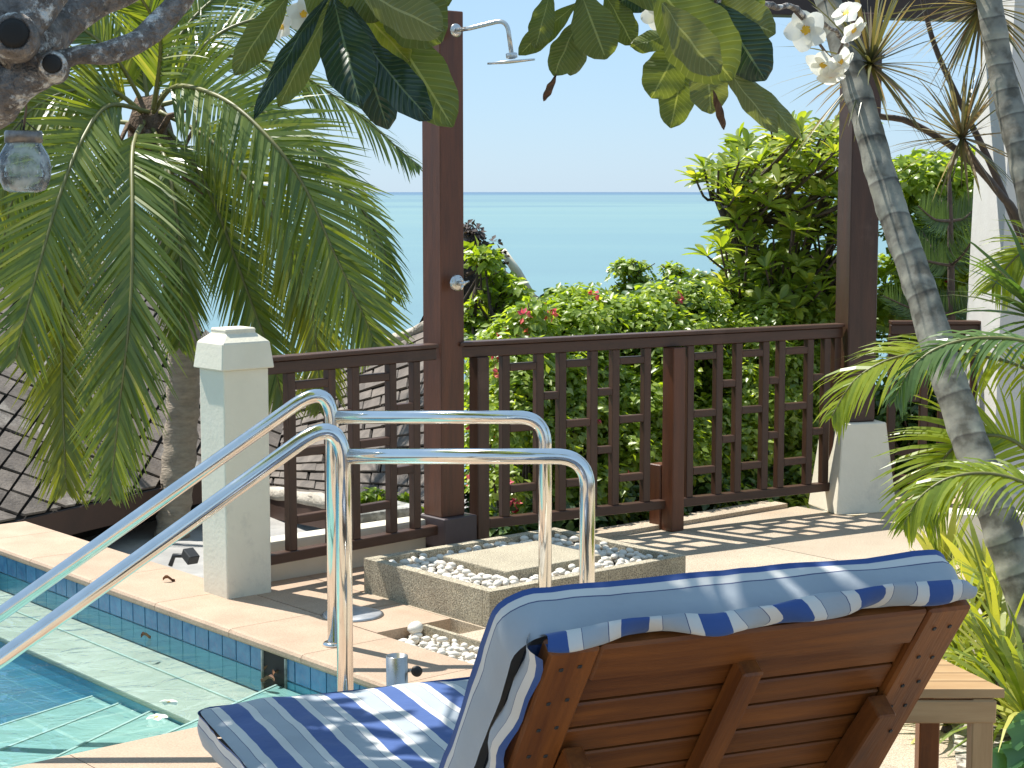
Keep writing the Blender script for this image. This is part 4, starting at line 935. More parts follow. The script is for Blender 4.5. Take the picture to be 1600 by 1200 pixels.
# upright twigs with small leaves above the hedge
shrub('upright_shrub', 'small dark leafed shrub rising against the sea in the middle of the hedge', 'bush', [(A(x + random.uniform(-7, 7), y + random.uniform(-7, 7), 11.6)[:], random.uniform(.05, .09)) for x, y in [(965, 430), (985, 418), (1000, 430), (1010, 445), (990, 445), (1050, 430), (1062, 442), (1075, 450), (1090, 440), (1040, 455), (1020, 460), (975, 460), (1080, 462), (1100, 455), (1058, 425), (1070, 470), (1100, 480), (1000, 470)] for _ in range(2)], MT['hedge'], .05, 1000, base=A(1030, 600, 11.8)[:])
# right of the post
RP = [(1370, 262), (1400, 250), (1440, 232), (1480, 250), (1520, 232), (1560, 225), (1700, 240)]
def bgl(x0, x1, Y0, Y1, n, r0, r1, prof, ybot=760):
    out = []
    for _ in range(n):
        x = random.uniform(x0, x1); yt = topprof(x, prof); Y = random.uniform(Y0, Y1); r = random.uniform(r0, r1); y = yt + r * F / Y + (random.random() ** 1.2) * (ybot - yt) if random.random() < .8 else yt + r * F / Y
        out.append((A(x, y, Y)[:], r))
    return out
shrub('hibiscus_bush', 'tall bright green bush right of the timber post with pink blooms at its top', 'bush', bgl(1375, 1600, 10.3, 11.6, 150, .12, .22, RP), MT['hedge2'], .07, 620, None, 9)
shrub('background_bush', 'dark shrubbery low behind the right hand railing section', 'bush', bgl(1380, 1600, 9.8, 10.3, 60, .12, .2, [(1370, 600), (1600, 600)], 830), MT['hedge3'], .07, 700)
shrub('background_tree', 'leafy tree far left at the edge of the shingle roof', 'tree', [(A(random.uniform(-60, 60), random.uniform(300, 460), random.uniform(13.6, 15))[:], random.uniform(.15, .3)) for _ in range(46)], MT['hedge2'], .09, 260)
shrub('low_plant', 'small light green plant growing between roof and terrace seen through the railing', 'plant', [(A(x, y, 9.6)[:], .06) for x, y in [(570, 790), (585, 780), (600, 795), (620, 800), (635, 808), (605, 785), (590, 800), (560, 800), (575, 805), (628, 790), (640, 800)] for _ in range(2)], MT['hedge2'], .05, 1500, base=A(600, 840, 9.6)[:])

# ------------------------------------------------------------------ mid frangipani tree
def rosette_pts(c, axis, n, L, V, Q, R, o, wd=.30, flat=.9):
    axis = Vector(axis).normalized(); x = axis.orthogonal().normalized(); y = axis.cross(x)
    for k in range(n):
        a = k * 2.4 + random.uniform(-.3, .3); el = random.uniform(.15, 1.15) * flat; d = (x * math.cos(a) + y * math.sin(a)) * math.cos(el) + axis * math.sin(el); d.normalize()
        l_ = L * random.uniform(.7, 1.1); s = d.cross(axis).normalized(); nn = s.cross(d); w_ = l_ * wd; p = Vector(c); bend = -.25
        segs = [(0, .10), (.3, .62), (.62, 1.), (.86, .72), (1., .06)]
        for t, ww in segs:
            cc = p + d * l_ * t + Vector((0, 0, -1)) * l_ * .22 * t * t
            V.append(cc - s * w_ * .5 * ww + nn * w_ * .14 * ww); V.append(cc - nn * w_ * .04); V.append(cc + s * w_ * .5 * ww + nn * w_ * .14 * ww)
        rv = min(1, max(0, random.gauss(.45, .22)))
        for i in range(len(segs) - 1):
            for q in (0, 1): Q.append((o + i * 3 + q, o + i * 3 + q + 1, o + i * 3 + q + 4, o + i * 3 + q + 3)); R.append(rv)
        o += 3 * len(segs)
    return o
ft = thing('frangipani_tree', 'sunlit frangipani tree with leaf rosettes left of the right hand timber post', 'tree', (1.9, 10.7, -1.4))
base_ = Vector((1.9, 10.7, -1.4)); 
poly = [(1085, 275, 1120), (1100, 300, 1130)]
tips = []
left = [(190, 1240), (205, 1190), (225, 1150), (262, 1110), (290, 1085), (330, 1135), (370, 1118), (410, 1105), (450, 1112), (480, 1120), (560, 1120)]
tries = 0
while len(tips) < 360 and tries < 20000:
    tries += 1; y = random.uniform(198, 545); xl = float(np.interp(y, [a for a, b in left], [b for a, b in left])); x = random.uniform(xl + 12, 1345)
    q = A(x, y, random.uniform(10.0, 11.5))
    if all((q - t).length > .092 for t in tips): tips.append(q)
tips += [A(1088, 282, 10.6), A(1100, 262, 10.6), A(1112, 285, 10.7), A(1155, 222, 10.7), A(1145, 250, 10.6), A(1075 + 30, 400, 10.5), A(1205, 205, 10.8), A(1112, 455, 10.5)]
forks = [A(1180, 420, 10.8), A(1240, 350, 10.9), A(1150, 340, 10.7), A(1290, 420, 10.9), A(1220, 480, 10.6), A(1160, 500, 10.6), A(1230, 280, 10.9), A(1120, 310, 10.7), A(1290, 300, 11.)]
parts = []
hub = A(1230, 620, 10.8)
parts.append(tube_data([base_, (base_ + hub) / 2, hub], [.09, .08, .07], 8))
for fk in forks:
    parts.append(tube_data(smooth_path([hub, hub.lerp(fk, .5) + Vector((random.uniform(-.1, .1), 0, -.05)), fk], 6), [.045 - .004 * k for k in range(7)], 7))
V, Q, R, o = [], [], [], 0
for tpt in tips:
    fk = min(forks, key=lambda g: (g - tpt).length + (0 if g.z < tpt.z else .4))
    mid = fk.lerp(tpt, .55) + Vector((0, 0, -.06)); parts.append(tube_data(smooth_path([fk, mid, tpt], 5), [.011, .010, .009, .008, .007, .006], 6))
    ax = Vector((random.uniform(-.5, .3), random.uniform(-.6, .1), 1)); o = rosette_pts(tpt, ax, random.randint(9, 13), .15, V, Q, R, o)
link('foliage', mesh('foliage', V, Q, MT['frangi'], True, rnd=R), ft)
link('limbs', mesh('limbs', *join_data(parts), MT['twig'], True), ft)

# ------------------------------------------------------------------ pine (araucaria) right
ar = thing('norfolk_pine', 'young pine with tiers of feathery branches behind the leaning grey trunk', 'tree', A(1487, 700, 10.0))
tube('trunk', [A(1487, 760, 9.9), A(1487, 560, 9.9), A(1486, 420, 9.9), A(1484, 300, 9.9), A(1483, 255, 9.9)], [.03, .026, .02, .013, .005], MT['twig'], ar, 8)
for (x0, y0), ends in [((1486, 415), [(1400, 378), (1570, 370), (1440, 360), (1530, 355), (1420, 395)]), ((1487, 490), [(1380, 462), (1590, 470), (1430, 455), (1550, 450), (1400, 480)]), ((1485, 345), [(1435, 322), (1530, 318), (1470, 310)])]:
    for k, (x, y) in enumerate(ends):
        p0 = A(x0, y0, 9.9); p2 = A(x, y, 9.9 + (-.35, .1, .3, -.3, .2)[k]); mid = p0.lerp(p2, .5) - Z * .03; pts_ = smooth_path([p0, mid, p2], 48)
        Vn, Qn, Rn, pp = frond_data([p0, mid, p2], .15, (0, -1, 0), n=34, spread=1.3, droop=-1.5, wd=.0042, seg=4, start=.08, sides=(-1, 1))
        b_ = link('branch', mesh('branch', Vn, Qn, MT['arau'], False, rnd=Rn), ar)
        link('twig', mesh('twig', *tube_data(pp, [.010 - .007 * i / 48 for i in range(49)], 5), MT['twig'], True), b_)

# ------------------------------------------------------------------ grey leaning palm trunks
def ringed(name, path, r0, r1, parent, n=160, rings=20):
    pts = smooth_path(path, n); rad = []
    for k in range(n + 1):
        t = k / n; ph = (t * rings) % 1; rad.append((r0 + (r1 - r0) * t) * (1 + (.035 if ph < .16 else 0)))
    v, f = tube_data(pts, rad, 20)
    for p in v: p += noise.noise_vector(p * 14) * .004
    uv = [(k % 20 / 20, (k // 20) / n * rings) for k in range(len(v))]
    return link(name, mesh(name, v, f, MT['ringbark'], True, uv=uv), parent)
g1 = thing('leaning_palm', 'leaning ringed grey palm trunk in front of the right hand railing', 'palm tree', A(1672, 1190, 5.2))
ringed('trunk', [A(1690, 1235, 5.1), A(1600, 930, 5.3), A(1552, 790, 5.4), A(1498, 640, 5.55), A(1437, 450, 5.75), A(1385, 300, 5.9), A(1342, 150, 6.05), A(1300, 20, 6.2), A(1270, -90, 6.3)], .062, .041, g1)
g2 = thing('leaning_palm', 'upright grey palm trunk at the top right edge of the view', 'palm tree', A(1760, 900, 5.5))
ringed('trunk', [A(1775, 1150, 5.5), A(1720, 800, 5.6), A(1660, 520, 5.7), A(1602, 270, 5.85), A(1567, 120, 5.95), A(1545, 0, 6.0), A(1530, -100, 6.1)], .053, .038, g2)

# ------------------------------------------------------------------ dragon trees
def blades(parent, c, n, L, m, axis=Z, wd=.0075, droop=.55, lo=-.9, hi=1.4, name='leaf_head', seg=5):
    V, Q, R, o = [], [], [], 0; axis = Vector(axis).normalized(); x = axis.orthogonal().normalized(); y = axis.cross(x)
    for k in range(n):
        a = k * 2.39996; el = random.uniform(lo, hi); d = ((x * math.cos(a) + y * math.sin(a)) * math.cos(el) + axis * math.sin(el)).normalized(); s = d.cross(Z + Vector((.01, 0, 0)) + Vector((random.uniform(-.4, .4), random.uniform(-.4, .4), 0))).normalized()
        l_ = L * random.uniform(.7, 1.12); q = Vector(c); rv = random.random()
        for i in range(seg + 1):
            w_ = wd * (.9, 1, .95, .75, .45, .06)[i]; V.append(q - s * w_); V.append(q + s * w_); d = (d + Vector((0, 0, -1)) * droop * .22 * i / seg).normalized(); q = q + d * l_ / seg
        for i in range(seg): Q.append((o + 2 * i, o + 2 * i + 1, o + 2 * i + 3, o + 2 * i + 2)); R.append(rv)
        o += 2 * (seg + 1)
    return link(name, mesh(name, V, Q, m, False, rnd=R), parent)
d1 = thing('dragon_tree', 'narrow leafed dragon tree with three spiky heads between the two grey trunks', 'tree', A(1640, 900, 6.3))
tube('stem', smooth_path([A(1650, 960, 6.4), A(1640, 700, 6.4), A(1600, 380, 6.35), A(1560, 300, 6.3), A(1500, 238, 6.3), A(1420, 190, 6.3), A(1362, 175, 6.2), A(1352, 110, 6.2)], 30), [.017 - .008 * k / 30 for k in range(31)], MT['twig'], d1, 8)
tube('stem', smooth_path([A(1600, 380, 6.35), A(1545, 250, 6.35), A(1500, 160, 6.35), A(1460, 70, 6.4), A(1437, -20, 6.4)], 20), [.014 - .006 * k / 20 for k in range(21)], MT['twig'], d1, 8)
tube('stem', smooth_path([A(1560, 300, 6.3), A(1520, 245, 6.2), A(1503, 215, 6.2)], 8), .009, MT['twig'], d1, 8)
blades(d1, A(1360, 100, 6.15), 105, .40, MT['drac'], (0, -.1, 1), wd=.0058); blades(d1, A(1503, 215, 6.2), 85, .32, MT['drac'], (0, -.1, 1), wd=.0055); blades(d1, A(1535, 8, 6.2), 120, .36, MT['drac'], (0, -.1, 1), wd=.0058, lo=-1.1, hi=.8)
d2 = thing('dragon_tree', 'dark bladed dragon tree arching in from the right edge at rail height', 'tree', A(1660, 900, 5.9))
tube('stem', smooth_path([A(1680, 960, 5.9), A(1650, 700, 5.9), A(1632, 520, 5.85)], 10), .012, MT['twig'], d2, 8)
blades(d2, A(1630, 500, 5.8), 60, .40, MT['arecad'], (-.2, -.1, 1), wd=.011, droop=1.0, lo=-.2, hi=1.2)
# ------------------------------------------------------------------ areca fronds
ap_ = thing('areca_palm', 'areca palm with arching lime fronds at the right edge over the terrace', 'palm', A(1720, 980, 5.0))
for path, L, N_, mm, kw in [
 ([(1700, 640, 5.9), (1600, 575, 5.9), (1500, 553, 5.85), (1410, 556, 5.8), (1340, 590, 5.8), (1300, 650, 5.8)], .24, (0, -.6, 1), 'areca', dict(n=34, spread=.95, droop=.9, wd=.0085)),
 ([(1720, 600, 5.3), (1620, 540, 5.3), (1540, 528, 5.3), (1470, 542, 5.3), (1425, 575, 5.3), (1398, 625, 5.3)], .17, (0, -.5, 1), 'arecad', dict(n=34, spread=.9, droop=1.2, wd=.008)),
 ([(1690, 800, 5.6), (1600, 700, 5.6), (1540, 680, 5.6), (1490, 700, 5.6), (1455, 750, 5.6), (1435, 810, 5.6)], .26, (0, -1, .6), 'areca', dict(n=34, spread=.95, droop=.55, wd=.009)),
 ([(1700, 840, 5.0), (1640, 775, 5.0), (1560, 742, 5.0), (1490, 745, 5.0), (1440, 775, 5.0), (1412, 820, 5.0)], .18, (0, -.6, 1), 'areca', dict(n=36, spread=.9, droop=1.3, wd=.008)),
 ([(1700, 420, 6.2), (1640, 380, 6.2), (1590, 400, 6.2), (1550, 450, 6.2)], .2, (0, -1, .6), 'areca', dict(n=26, spread=.9, droop=.8, wd=.007))]:
    frond(ap_, cpath(path), L, N_, MT[mm], (.008, .0025), side_jit=.1, **kw)
# ------------------------------------------------------------------ strap leaf plants lower right
def straps(parent, c, n, L, m, wd=.014, lo=.35, hi=1.4, droop=1.2, seg=5):
    return blades(parent, c, n, L, m, Z, wd, droop, lo, hi, 'leaf_tuft', seg)
soil = quadprism('flower_bed', [G(1452, 905)[:2], (1.22, 4.75), (1.9, 4.3), (3.0, 4.6), (3.2, 6.4)], -.02, .006, MT['bed']); tag(soil, kind='structure')
for k, (x, y, Y, n, L, wd, mm, lab) in enumerate([
 (1548, 935, 6.6, 20, .42, .026, 'strap', 'broad yellow striped plant with upright blades behind the lounger'),
 (1475, 890, 7.2, 12, .36, .018, 'strap', 'yellow striped plant nearest the deck, just right of the cushion corner'),
 (1600, 1010, 5.9, 26, .38, .012, 'strap', 'spider plant with thin arching leaves at the right edge'),
 (1545, 1030, 5.6, 26, .36, .011, 'strap', 'spider plant tuft right behind the teak side table'),
 (1500, 990, 6.0, 22, .34, .011, 'strap', 'spider plant tuft beside the lounger back corner'),
 (1590, 1110, 5.1, 22, .32, .011, 'strap', 'low spider plant tuft at the far right of the side table'),
 (1480, 1130, 5.2, 14, .24, .010, 'strap', 'small spider plant tuft seen under the side table'),
 (1565, 985, 5.3, 20, .44, .010, 'strap', 'tall spider plant arching over the far corner of the side table'),
 (1610, 1060, 4.9, 20, .42, .010, 'strap', 'spider plant arching in from the right edge just above the table top'),
 (1520, 1075, 5.4, 18, .34, .010, 'areca', 'green spider plant tuft directly behind the table legs'),
 (1640, 930, 6.1, 20, .42, .014, 'areca', 'green strap leaf clump behind the spider plants at the right edge')]):
    c = A(x, y, Y); c.z = max(.02, c.z - .12); n = int(n * 1.9); t = thing('strap_leaf_plant', lab, 'plant', (c.x, c.y, 0), 'strap leafed plants in the bed'); straps(t, c, n, L * (1.15 if wd < .013 else .95), MT[mm], wd, droop=2.3 if wd < .013 else 1.0, lo=.1 if wd < .013 else .45)
    tube('root_crown', [Vector((c.x, c.y, 0)), c], [.02, .012], MT['twig'], t, 6)
ph = thing('philodendron', 'dark green lobed leaf plant at the lower right corner', 'plant', A(1640, 1200, 4.6))
for k, (x, y, a_) in enumerate([(1612, 1135, .2), (1606, 1172, -.5), (1580, 1185, -.2)]):
    c = A(x, y, 4.7); d = Vector((-math.cos(a_), -.3, -.35 + .2 * k)).normalized(); s = d.cross(Vector((0, -.8, .6))).normalized(); v = [c - d * .075]; n = 22
    for i in range(n + 1):
        t = i / n * 2 * math.pi; rr = .5 + .5 * abs(math.sin(t * 3.5)); v.append(c + d * .075 * math.cos(t) * (.75 + .35 * rr) + s * .05 * math.sin(t) * (.6 + .55 * rr) + Vector((0, -.01, .012 * math.sin(4 * t))))
    f = [(0, i + 1, i + 2) for i in range(n)]; link('leaf', mesh('leaf', v, f, MT['philo'], False, rnd=[random.random()] * len(f)), ph)
    tube('stalk', [A(1650, 1200, 4.75), c - d * .07], .004, MT['rachis'], ph, 6)

# ------------------------------------------------------------------ side table
tz = .45; tb0 = A(1571, 1078, 4.10)
T0 = G(1571, 1077, tz); T1 = G(1486, 1036, tz); TL = (T1 - T0); 
tw = Vector((-1, -.02, 0)).normalized(); td_ = TL.normalized(); 
st_ = thing('side_table', 'small teak side table in sunlight beside the lounger', 'table', (T0.x - .2, T0.y + .1, 0))
W_ = .40; D_ = .30
xd = Vector((-1, 0.0, 0)); yd = Vector((TL.x, TL.y, 0)).normalized()
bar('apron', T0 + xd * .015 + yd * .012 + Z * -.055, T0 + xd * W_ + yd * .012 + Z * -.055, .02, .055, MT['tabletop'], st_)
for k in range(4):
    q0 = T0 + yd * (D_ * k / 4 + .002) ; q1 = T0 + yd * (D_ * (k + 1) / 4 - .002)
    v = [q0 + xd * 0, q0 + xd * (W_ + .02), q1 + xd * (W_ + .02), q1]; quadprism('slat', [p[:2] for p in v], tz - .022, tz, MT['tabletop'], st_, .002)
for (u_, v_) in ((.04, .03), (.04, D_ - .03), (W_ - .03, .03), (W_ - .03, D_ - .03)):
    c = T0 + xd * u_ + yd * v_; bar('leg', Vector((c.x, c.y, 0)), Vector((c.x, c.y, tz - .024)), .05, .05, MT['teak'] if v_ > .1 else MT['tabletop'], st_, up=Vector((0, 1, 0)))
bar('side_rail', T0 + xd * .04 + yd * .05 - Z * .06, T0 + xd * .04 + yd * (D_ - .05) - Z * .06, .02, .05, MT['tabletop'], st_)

# ------------------------------------------------------------------ lounger
TT = Vector((.057, 2.591, 0)); LW = Vector((.918, .397, 0)); LF = Vector((-.397, .918, 0))
def Lp(t, s, z): return TT + LW * t + LF * s + Z * z
ZT = .92; HB = .46; HZ = .27                      # top height, run and height of the hinge
ldir = (Lp(0, 0, ZT) - Lp(0, HB, HZ)).normalized()  # up along the backrest
bn_ = LW.cross(ldir).normalized()                 # back side normal
if bn_.y > 0: bn_ = -bn_
BLn = (Lp(0, 0, ZT) - Lp(0, HB, HZ)).length
lo_ = thing('sun_lounger', 'teak sun lounger with raised slatted backrest seen from behind', 'sun lounger', Lp(.38, 1, 0))
def Bk(t, q, h=0.): return Lp(t, 0, ZT) - ldir * q + bn_ * h    # on the backrest: across, down from the top, out of the back
FWd = .766; sw = .085
def bboard(name, t0, t1, q0, q1, h0, h1, m, bev=.004, along='t'):
    p0, p1 = (Bk(t0, (q0 + q1) / 2, (h0 + h1) / 2), Bk(t1, (q0 + q1) / 2, (h0 + h1) / 2)) if along == 't' else (Bk((t0 + t1) / 2, q0, (h0 + h1) / 2), Bk((t0 + t1) / 2, q1, (h0 + h1) / 2))
    if along == 't': return bar(name, p0, p1, (q1 - q0), (h1 - h0), m, lo_, up=bn_, bev=bev)
    return bar(name, p0, p1, (t1 - t0), (h1 - h0), m, lo_, up=bn_, bev=bev)
bboard('stile', 0, sw, 0, BLn, -.034, 0, MT['teak'], .005, 'q'); bboard('stile', FWd - sw, FWd, 0, BLn, -.034, 0, MT['teak'], .005, 'q')
bboard('top_rail', sw + .001, FWd - sw - .001, .001, .082, -.034, -.002, MT['teak'], .005)
q = .084; 
for k in range(10):
    h = .058
    bboard('slat', sw + .001, FWd - sw - .001, q, q + h, -.032, -.014, MT['teak'], .003); q += h + (.007 if k else .007)
bboard('centre_brace', .345, .383, .075, BLn, -.013, .026, MT['teak'], .004, 'q')
for t_ in (.028, .058, FWd - .028, FWd - .058):
    for q_ in (.04, .12, .185, .25, .315):
        M = Matrix((LW, -ldir, bn_)).transposed().to_4x4(); M.translation = Bk(t_, q_ + random.uniform(-.006, .006), .0008); me_ = boxmesh(.007, .007, .003, MT['black'], .0012); link('screw', me_, lo_, M)
for t0 in (sw - .002, FWd - sw - .036):
    bar('prop_arm', Bk(t0 + .02, .24 if t0 < .3 else .21, .02), Lp(t0 + .02, .62, .10), .036, .045, MT['teak'], lo_)
for t in (.02, FWd - .02):   # seat rails and legs
    bar('side_rail', Lp(t, .18, .205), Lp(t, 1.98, .205), .035, .075, MT['teak'], lo_)
    for s in (.45, 1.9): bar('leg', Lp(t, s, 0), Lp(t, s, .165), .05, .05, MT['teak'], lo_, up=LF)
for k in range(16): s = .52 + k * .093; bar('seat_slat', Lp(.04, s, .225), Lp(FWd - .04, s, .225), .075, .018, MT['teak'], lo_)

# cushion
cu = thing('cushion', 'blue and white striped lounger cushion draped over the teak backrest', 'cushion', Lp(.38, 1.2, .24))
def loft(name, rings, m, parent, uvs, closed=True, smooth=True):
    n = len(rings[0]); v = [p for r in rings for p in r]; f = []
    for i in range(len(rings) - 1):
        for k in range(n if closed else n - 1): f.append((i * n + k, i * n + (k + 1) % n, (i + 1) * n + (k + 1) % n, (i + 1) * n + k))
    return link(name, mesh(name, v, f, m, smooth, uv=uvs), parent)
def pad(name, fpos, t0, t1, s0, s1, h, m_top, parent, nt_=40, ns=40, puff=.012, top_amp=.006, edge=.02, seed=0):
    """soft slab: top sheet with stripes (UV in metres), rounded border; fpos(t,s,height)"""
    def hh(t, s):
        e = min(t - t0, t1 - t, s - s0, s1 - s); k = min(1, max(0, e / .07)); return h - puff * (1 - k) ** 2 + top_amp * noise.noise(Vector((t * 5, s * 5, seed)))
    V = []; UVs = []
    for j in range(ns + 1):
        for i in range(nt_ + 1):
            t = t0 + (t1 - t0) * i / nt_; s = s0 + (s1 - s0) * j / ns; V.append(fpos(t, s, hh(t, s))); UVs.append((t, s))
    Fq = [(j * (nt_ + 1) + i, j * (nt_ + 1) + i + 1, (j + 1) * (nt_ + 1) + i + 1, (j + 1) * (nt_ + 1) + i) for j in range(ns) for i in range(nt_)]
    return link(name, mesh(name, V, Fq, m_top, True, uv=UVs), parent), hh
def border(name, fpos, t0, t1, s0, s1, h, hh, m, parent, r=.05, thick=.105, bulge=.010, n=20):
    """border strip all the way round, UV y runs through the thickness from the face edge (0) to the back"""
    loop = []
    def corner(cx, cy, a0):
        for k in range(7): a = a0 + k / 6 * math.pi / 2; loop.append((cx + r * math.cos(a), cy + r * math.sin(a), math.cos(a), math.sin(a)))
    corner(t1 - r, s1 - r, 0); corner(t0 + r, s1 - r, math.pi / 2); corner(t0 + r, s0 + r, math.pi); corner(t1 - r, s0 + r, 3 * math.pi / 2)
    # densify
    L2 = []
    for i in range(len(loop)):
        a = loop[i]; b = loop[(i + 1) % len(loop)]; dd = math.hypot(a[0] - b[0], a[1] - b[1]); m_ = max(1, int(dd / .03))
        for k in range(m_): q = k / m_; L2.append(tuple(a[x] * (1 - q) + b[x] * q for x in range(4)))
    L2.append(L2[0]); rings = []; UVs = []; seg = 10
    for (t, s, nx_, ny_) in L2:
        ring = []; top = h
        for k in range(seg + 1):
            x = k / seg; z = (h + .004) * (1 - x) + .0 * x; bu = bulge * math.sin(math.pi * x) + (.006 if k == 0 else 0) + .006 * noise.noise(Vector((t * 7, s * 7, x * 2 + h * 30))) + .0025 * noise.noise(Vector((t * 30, s * 30, x)))
            ring.append(fpos(t + nx_ * bu, s + ny_ * bu, z)); UVs.append((t, x * thick * .995))
        rings.append(ring)
    return loft(name, rings, m, parent, UVs, closed=False)
def rounded_cap(name, fpos, t0, t1, s0, s1, hh, m, parent, r=.05, nt_=44, ns=44):
    def warp(t, s):
        # pull grid corners onto the rounded outline
        for cx, sx in ((t0 + r, -1), (t1 - r, 1)):
            for cy, sy in ((s0 + r, -1), (s1 - r, 1)):
                dx = (t - cx) * sx; dy = (s - cy) * sy
                if dx > 0 and dy > 0:
                    mxx = max(dx, dy); ln = math.hypot(dx, dy); k = mxx / ln; return cx + sx * dx * k, cy + sy * dy * k
        return t, s
    V = []; UVs = []
    for j in range(ns + 1):
        for i in range(nt_ + 1):
            t, s = warp(t0 + (t1 - t0) * i / nt_, s0 + (s1 - s0) * j / ns); V.append(fpos(t, s, hh(t, s))); UVs.append((t, s))
    Fq = [(j * (nt_ + 1) + i, j * (nt_ + 1) + i + 1, (j + 1) * (nt_ + 1) + i + 1, (j + 1) * (nt_ + 1) + i) for j in range(ns) for i in range(nt_)]
    return link(name, mesh(name, V, Fq, m, True, uv=UVs), parent)
def softpad(nm, fpos, t0, t1, s0, s1, h, seed):
    def hh(t, s):
        e = min(t - t0, t1 - t, s - s0, s1 - s); k = min(1, max(0, e / .08)); return h + .004 + .014 * (1 - (1 - k) ** 2) + .009 * noise.noise(Vector((t * 4, s * 4, seed))) + .004 * noise.noise(Vector((t * 14, s * 14, seed)))
    o = rounded_cap(nm, fpos, t0, t1, s0, s1, hh, MT['stripe'], cu)
    border(nm + '_border', fpos, t0, t1, s0, s1, h, hh, MT['border'], o)
    # underside
    link(nm + '_underside', mesh(nm + '_underside', [fpos(t0 + .02, s0 + .02, .002), fpos(t1 - .02, s0 + .02, .002), fpos(t1 - .02, s1 - .02, .002), fpos(t0 + .02, s1 - .02, .002)], [(0, 1, 2, 3)], MT['stripe'], uv=[(0, 0), (.7, 0), (.7, 1), (0, 1)]), o)
    return o
softpad('seat_pad', lambda t, s, h: Lp(t, s, .238 + h), -.075, .775, .55, 1.955, .075, 3)
# back pad: lies on the front of the backrest, sticks up past its top rail
def fback(t, q, h): return Lp(t, 0, ZT) - ldir * q - bn_ * (.036 + h)
softpad('back_pad', fback, -.036, .795, .002, .74, .086, 8)
# hood of striped canvas folded over the top rail
def hood():
    V = []; UVs = []; nt_, nv = 90, 12
    for i in range(nt_ + 1):
        x = i / nt_; t = -.006 + .768 * x
        drop = .002 + .012 * math.exp(-((x - .45) / .14) ** 2) - .012 * max(0, (x - .55)) / .45 + .003 * math.sin(x * 19)
        rise = .034 + .009 * math.sin(x * 9 + 1.) + .016 * x - .026 * math.exp(-(x / .10) ** 2) - .02 * math.exp(-((1 - x) / .03) ** 2)
        for j in range(nv + 1):
            v = j / nv
            if v < .45: # over the top, from pad edge to back
                k = v / .45; p = Bk(t, -.008 + .02 * (1 - k) - rise * math.sin(math.pi * .5 * k), -.046 + .034 * k)
            else:
                k = (v - .45) / .55; p = Bk(t, -.008 - rise + (.004 + rise) * k, -.012 - .006 * k + .018 * math.sin(math.pi * k) * (1 + .6 * math.sin(x * 23)) + max(0, drop) * k)
            p = p + bn_ * (.005 * noise.noise(Vector((t * 16, v * 2, 2))))
            sh = .012 * math.sin(v * 7 + x * 5) * (1 if .4 < x < .75 else .35)
            V.append(p + LW * sh); UVs.append((t + .0, v))
    Fq = [(i * (nv + 1) + j, (i + 1) * (nv + 1) + j, (i + 1) * (nv + 1) + j + 1, i * (nv + 1) + j + 1) for i in range(nt_) for j in range(nv)]
    o = link('hood_flap', mesh('hood_flap', V, Fq, MT['stripe'], True, uv=UVs), cu)
    # side of the hood, hanging down the left stile
    V = []; UVs = []; n1, n2 = 26, 6
    for i in range(n1 + 1):
        x = i / n1; q_ = .004 + .60 * x
        for j in range(n2 + 1):
            v = j / n2; wv = .006 * math.sin(x * 14) + .004 * math.sin(x * 31)
            V.append(Bk(-.014 - .016 * math.sin(math.pi * v) + wv, q_, .006 - .055 * v + .008 * x)); UVs.append((.005 + .10 * v + .01 * math.sin(x * 8), x))
    Fq = [(i * (n2 + 1) + j, (i + 1) * (n2 + 1) + j, (i + 1) * (n2 + 1) + j + 1, i * (n2 + 1) + j + 1) for i in range(n1) for j in range(n2)]
    link('hood_side', mesh('hood_side', V, Fq, MT['stripe'], True, uv=UVs), o)
hood()

# ------------------------------------------------------------------ foreground frangipani: limbs, leaves, flowers
fg = thing('frangipani_tree', 'overhanging frangipani tree with grey limb at top left and big hanging leaves', 'tree', (-2.0, 2.7, 0))
def limb(name, pts, rad, n=40, jit=.012):
    pp = smooth_path(pts, n); rr = [float(np.interp(k / n * (len(rad) - 1), range(len(rad)), rad)) * (1 + .10 * noise.noise(pp[k] * 22)) for k in range(n + 1)]
    return tube(name, pp, rr, MT['frangibark'], fg, 18, jit)
limb('trunk', [Vector((-2.0, 2.7, 0)), Vector((-1.9, 2.75, 1.0)), A(-330, 330, 2.85), A(-130, 210, 2.8), A(-20, 140, 2.8)], [.11, .09, .075, .06, .056])
limb('branch', [A(-40, 160, 2.8), A(30, 90, 2.8), A(85, 45, 2.85), A(140, 0, 2.9), A(230, -110, 3.0), Vector((-1.1, 3.1, 2.5)), Vector((-.6, 3.3, 2.9)), Vector((0.1, 3.6, 3.1))], [.054, .046, .037, .032, .028, .026, .022, .016])
limb('branch', [A(-30, 165, 2.78), A(50, 120, 2.75), A(110, 88, 2.75), A(165, 82, 2.76), A(225, 52, 2.8), A(285, 0, 2.85), A(330, -60, 2.95), A(450, -90, 3.4), A(520, -70, 3.8)], [.042, .028, .019, .017, .0165, .016, .015, .014, .012])
limb('branch', [A(-20, 60, 2.7), A(40, 15, 2.72), A(90, -30, 2.75)], [.05, .035, .03])
limb('branch', [A(225, -110, 3.0), A(480, -140, 3.5), A(760, -130, 3.8), A(905, -70, 3.9), A(1000, -60, 3.9), A(1090, -50, 3.9)], [.022, .02, .018, .014, .013, .011])
limb('branch', [A(1090, -50, 3.9), A(1170, 2, 4.2), A(1240, 14, 4.6), A(1300, 45, 4.9), A(1325, 72, 5.0)], [.011, .009, .008, .006, .004])
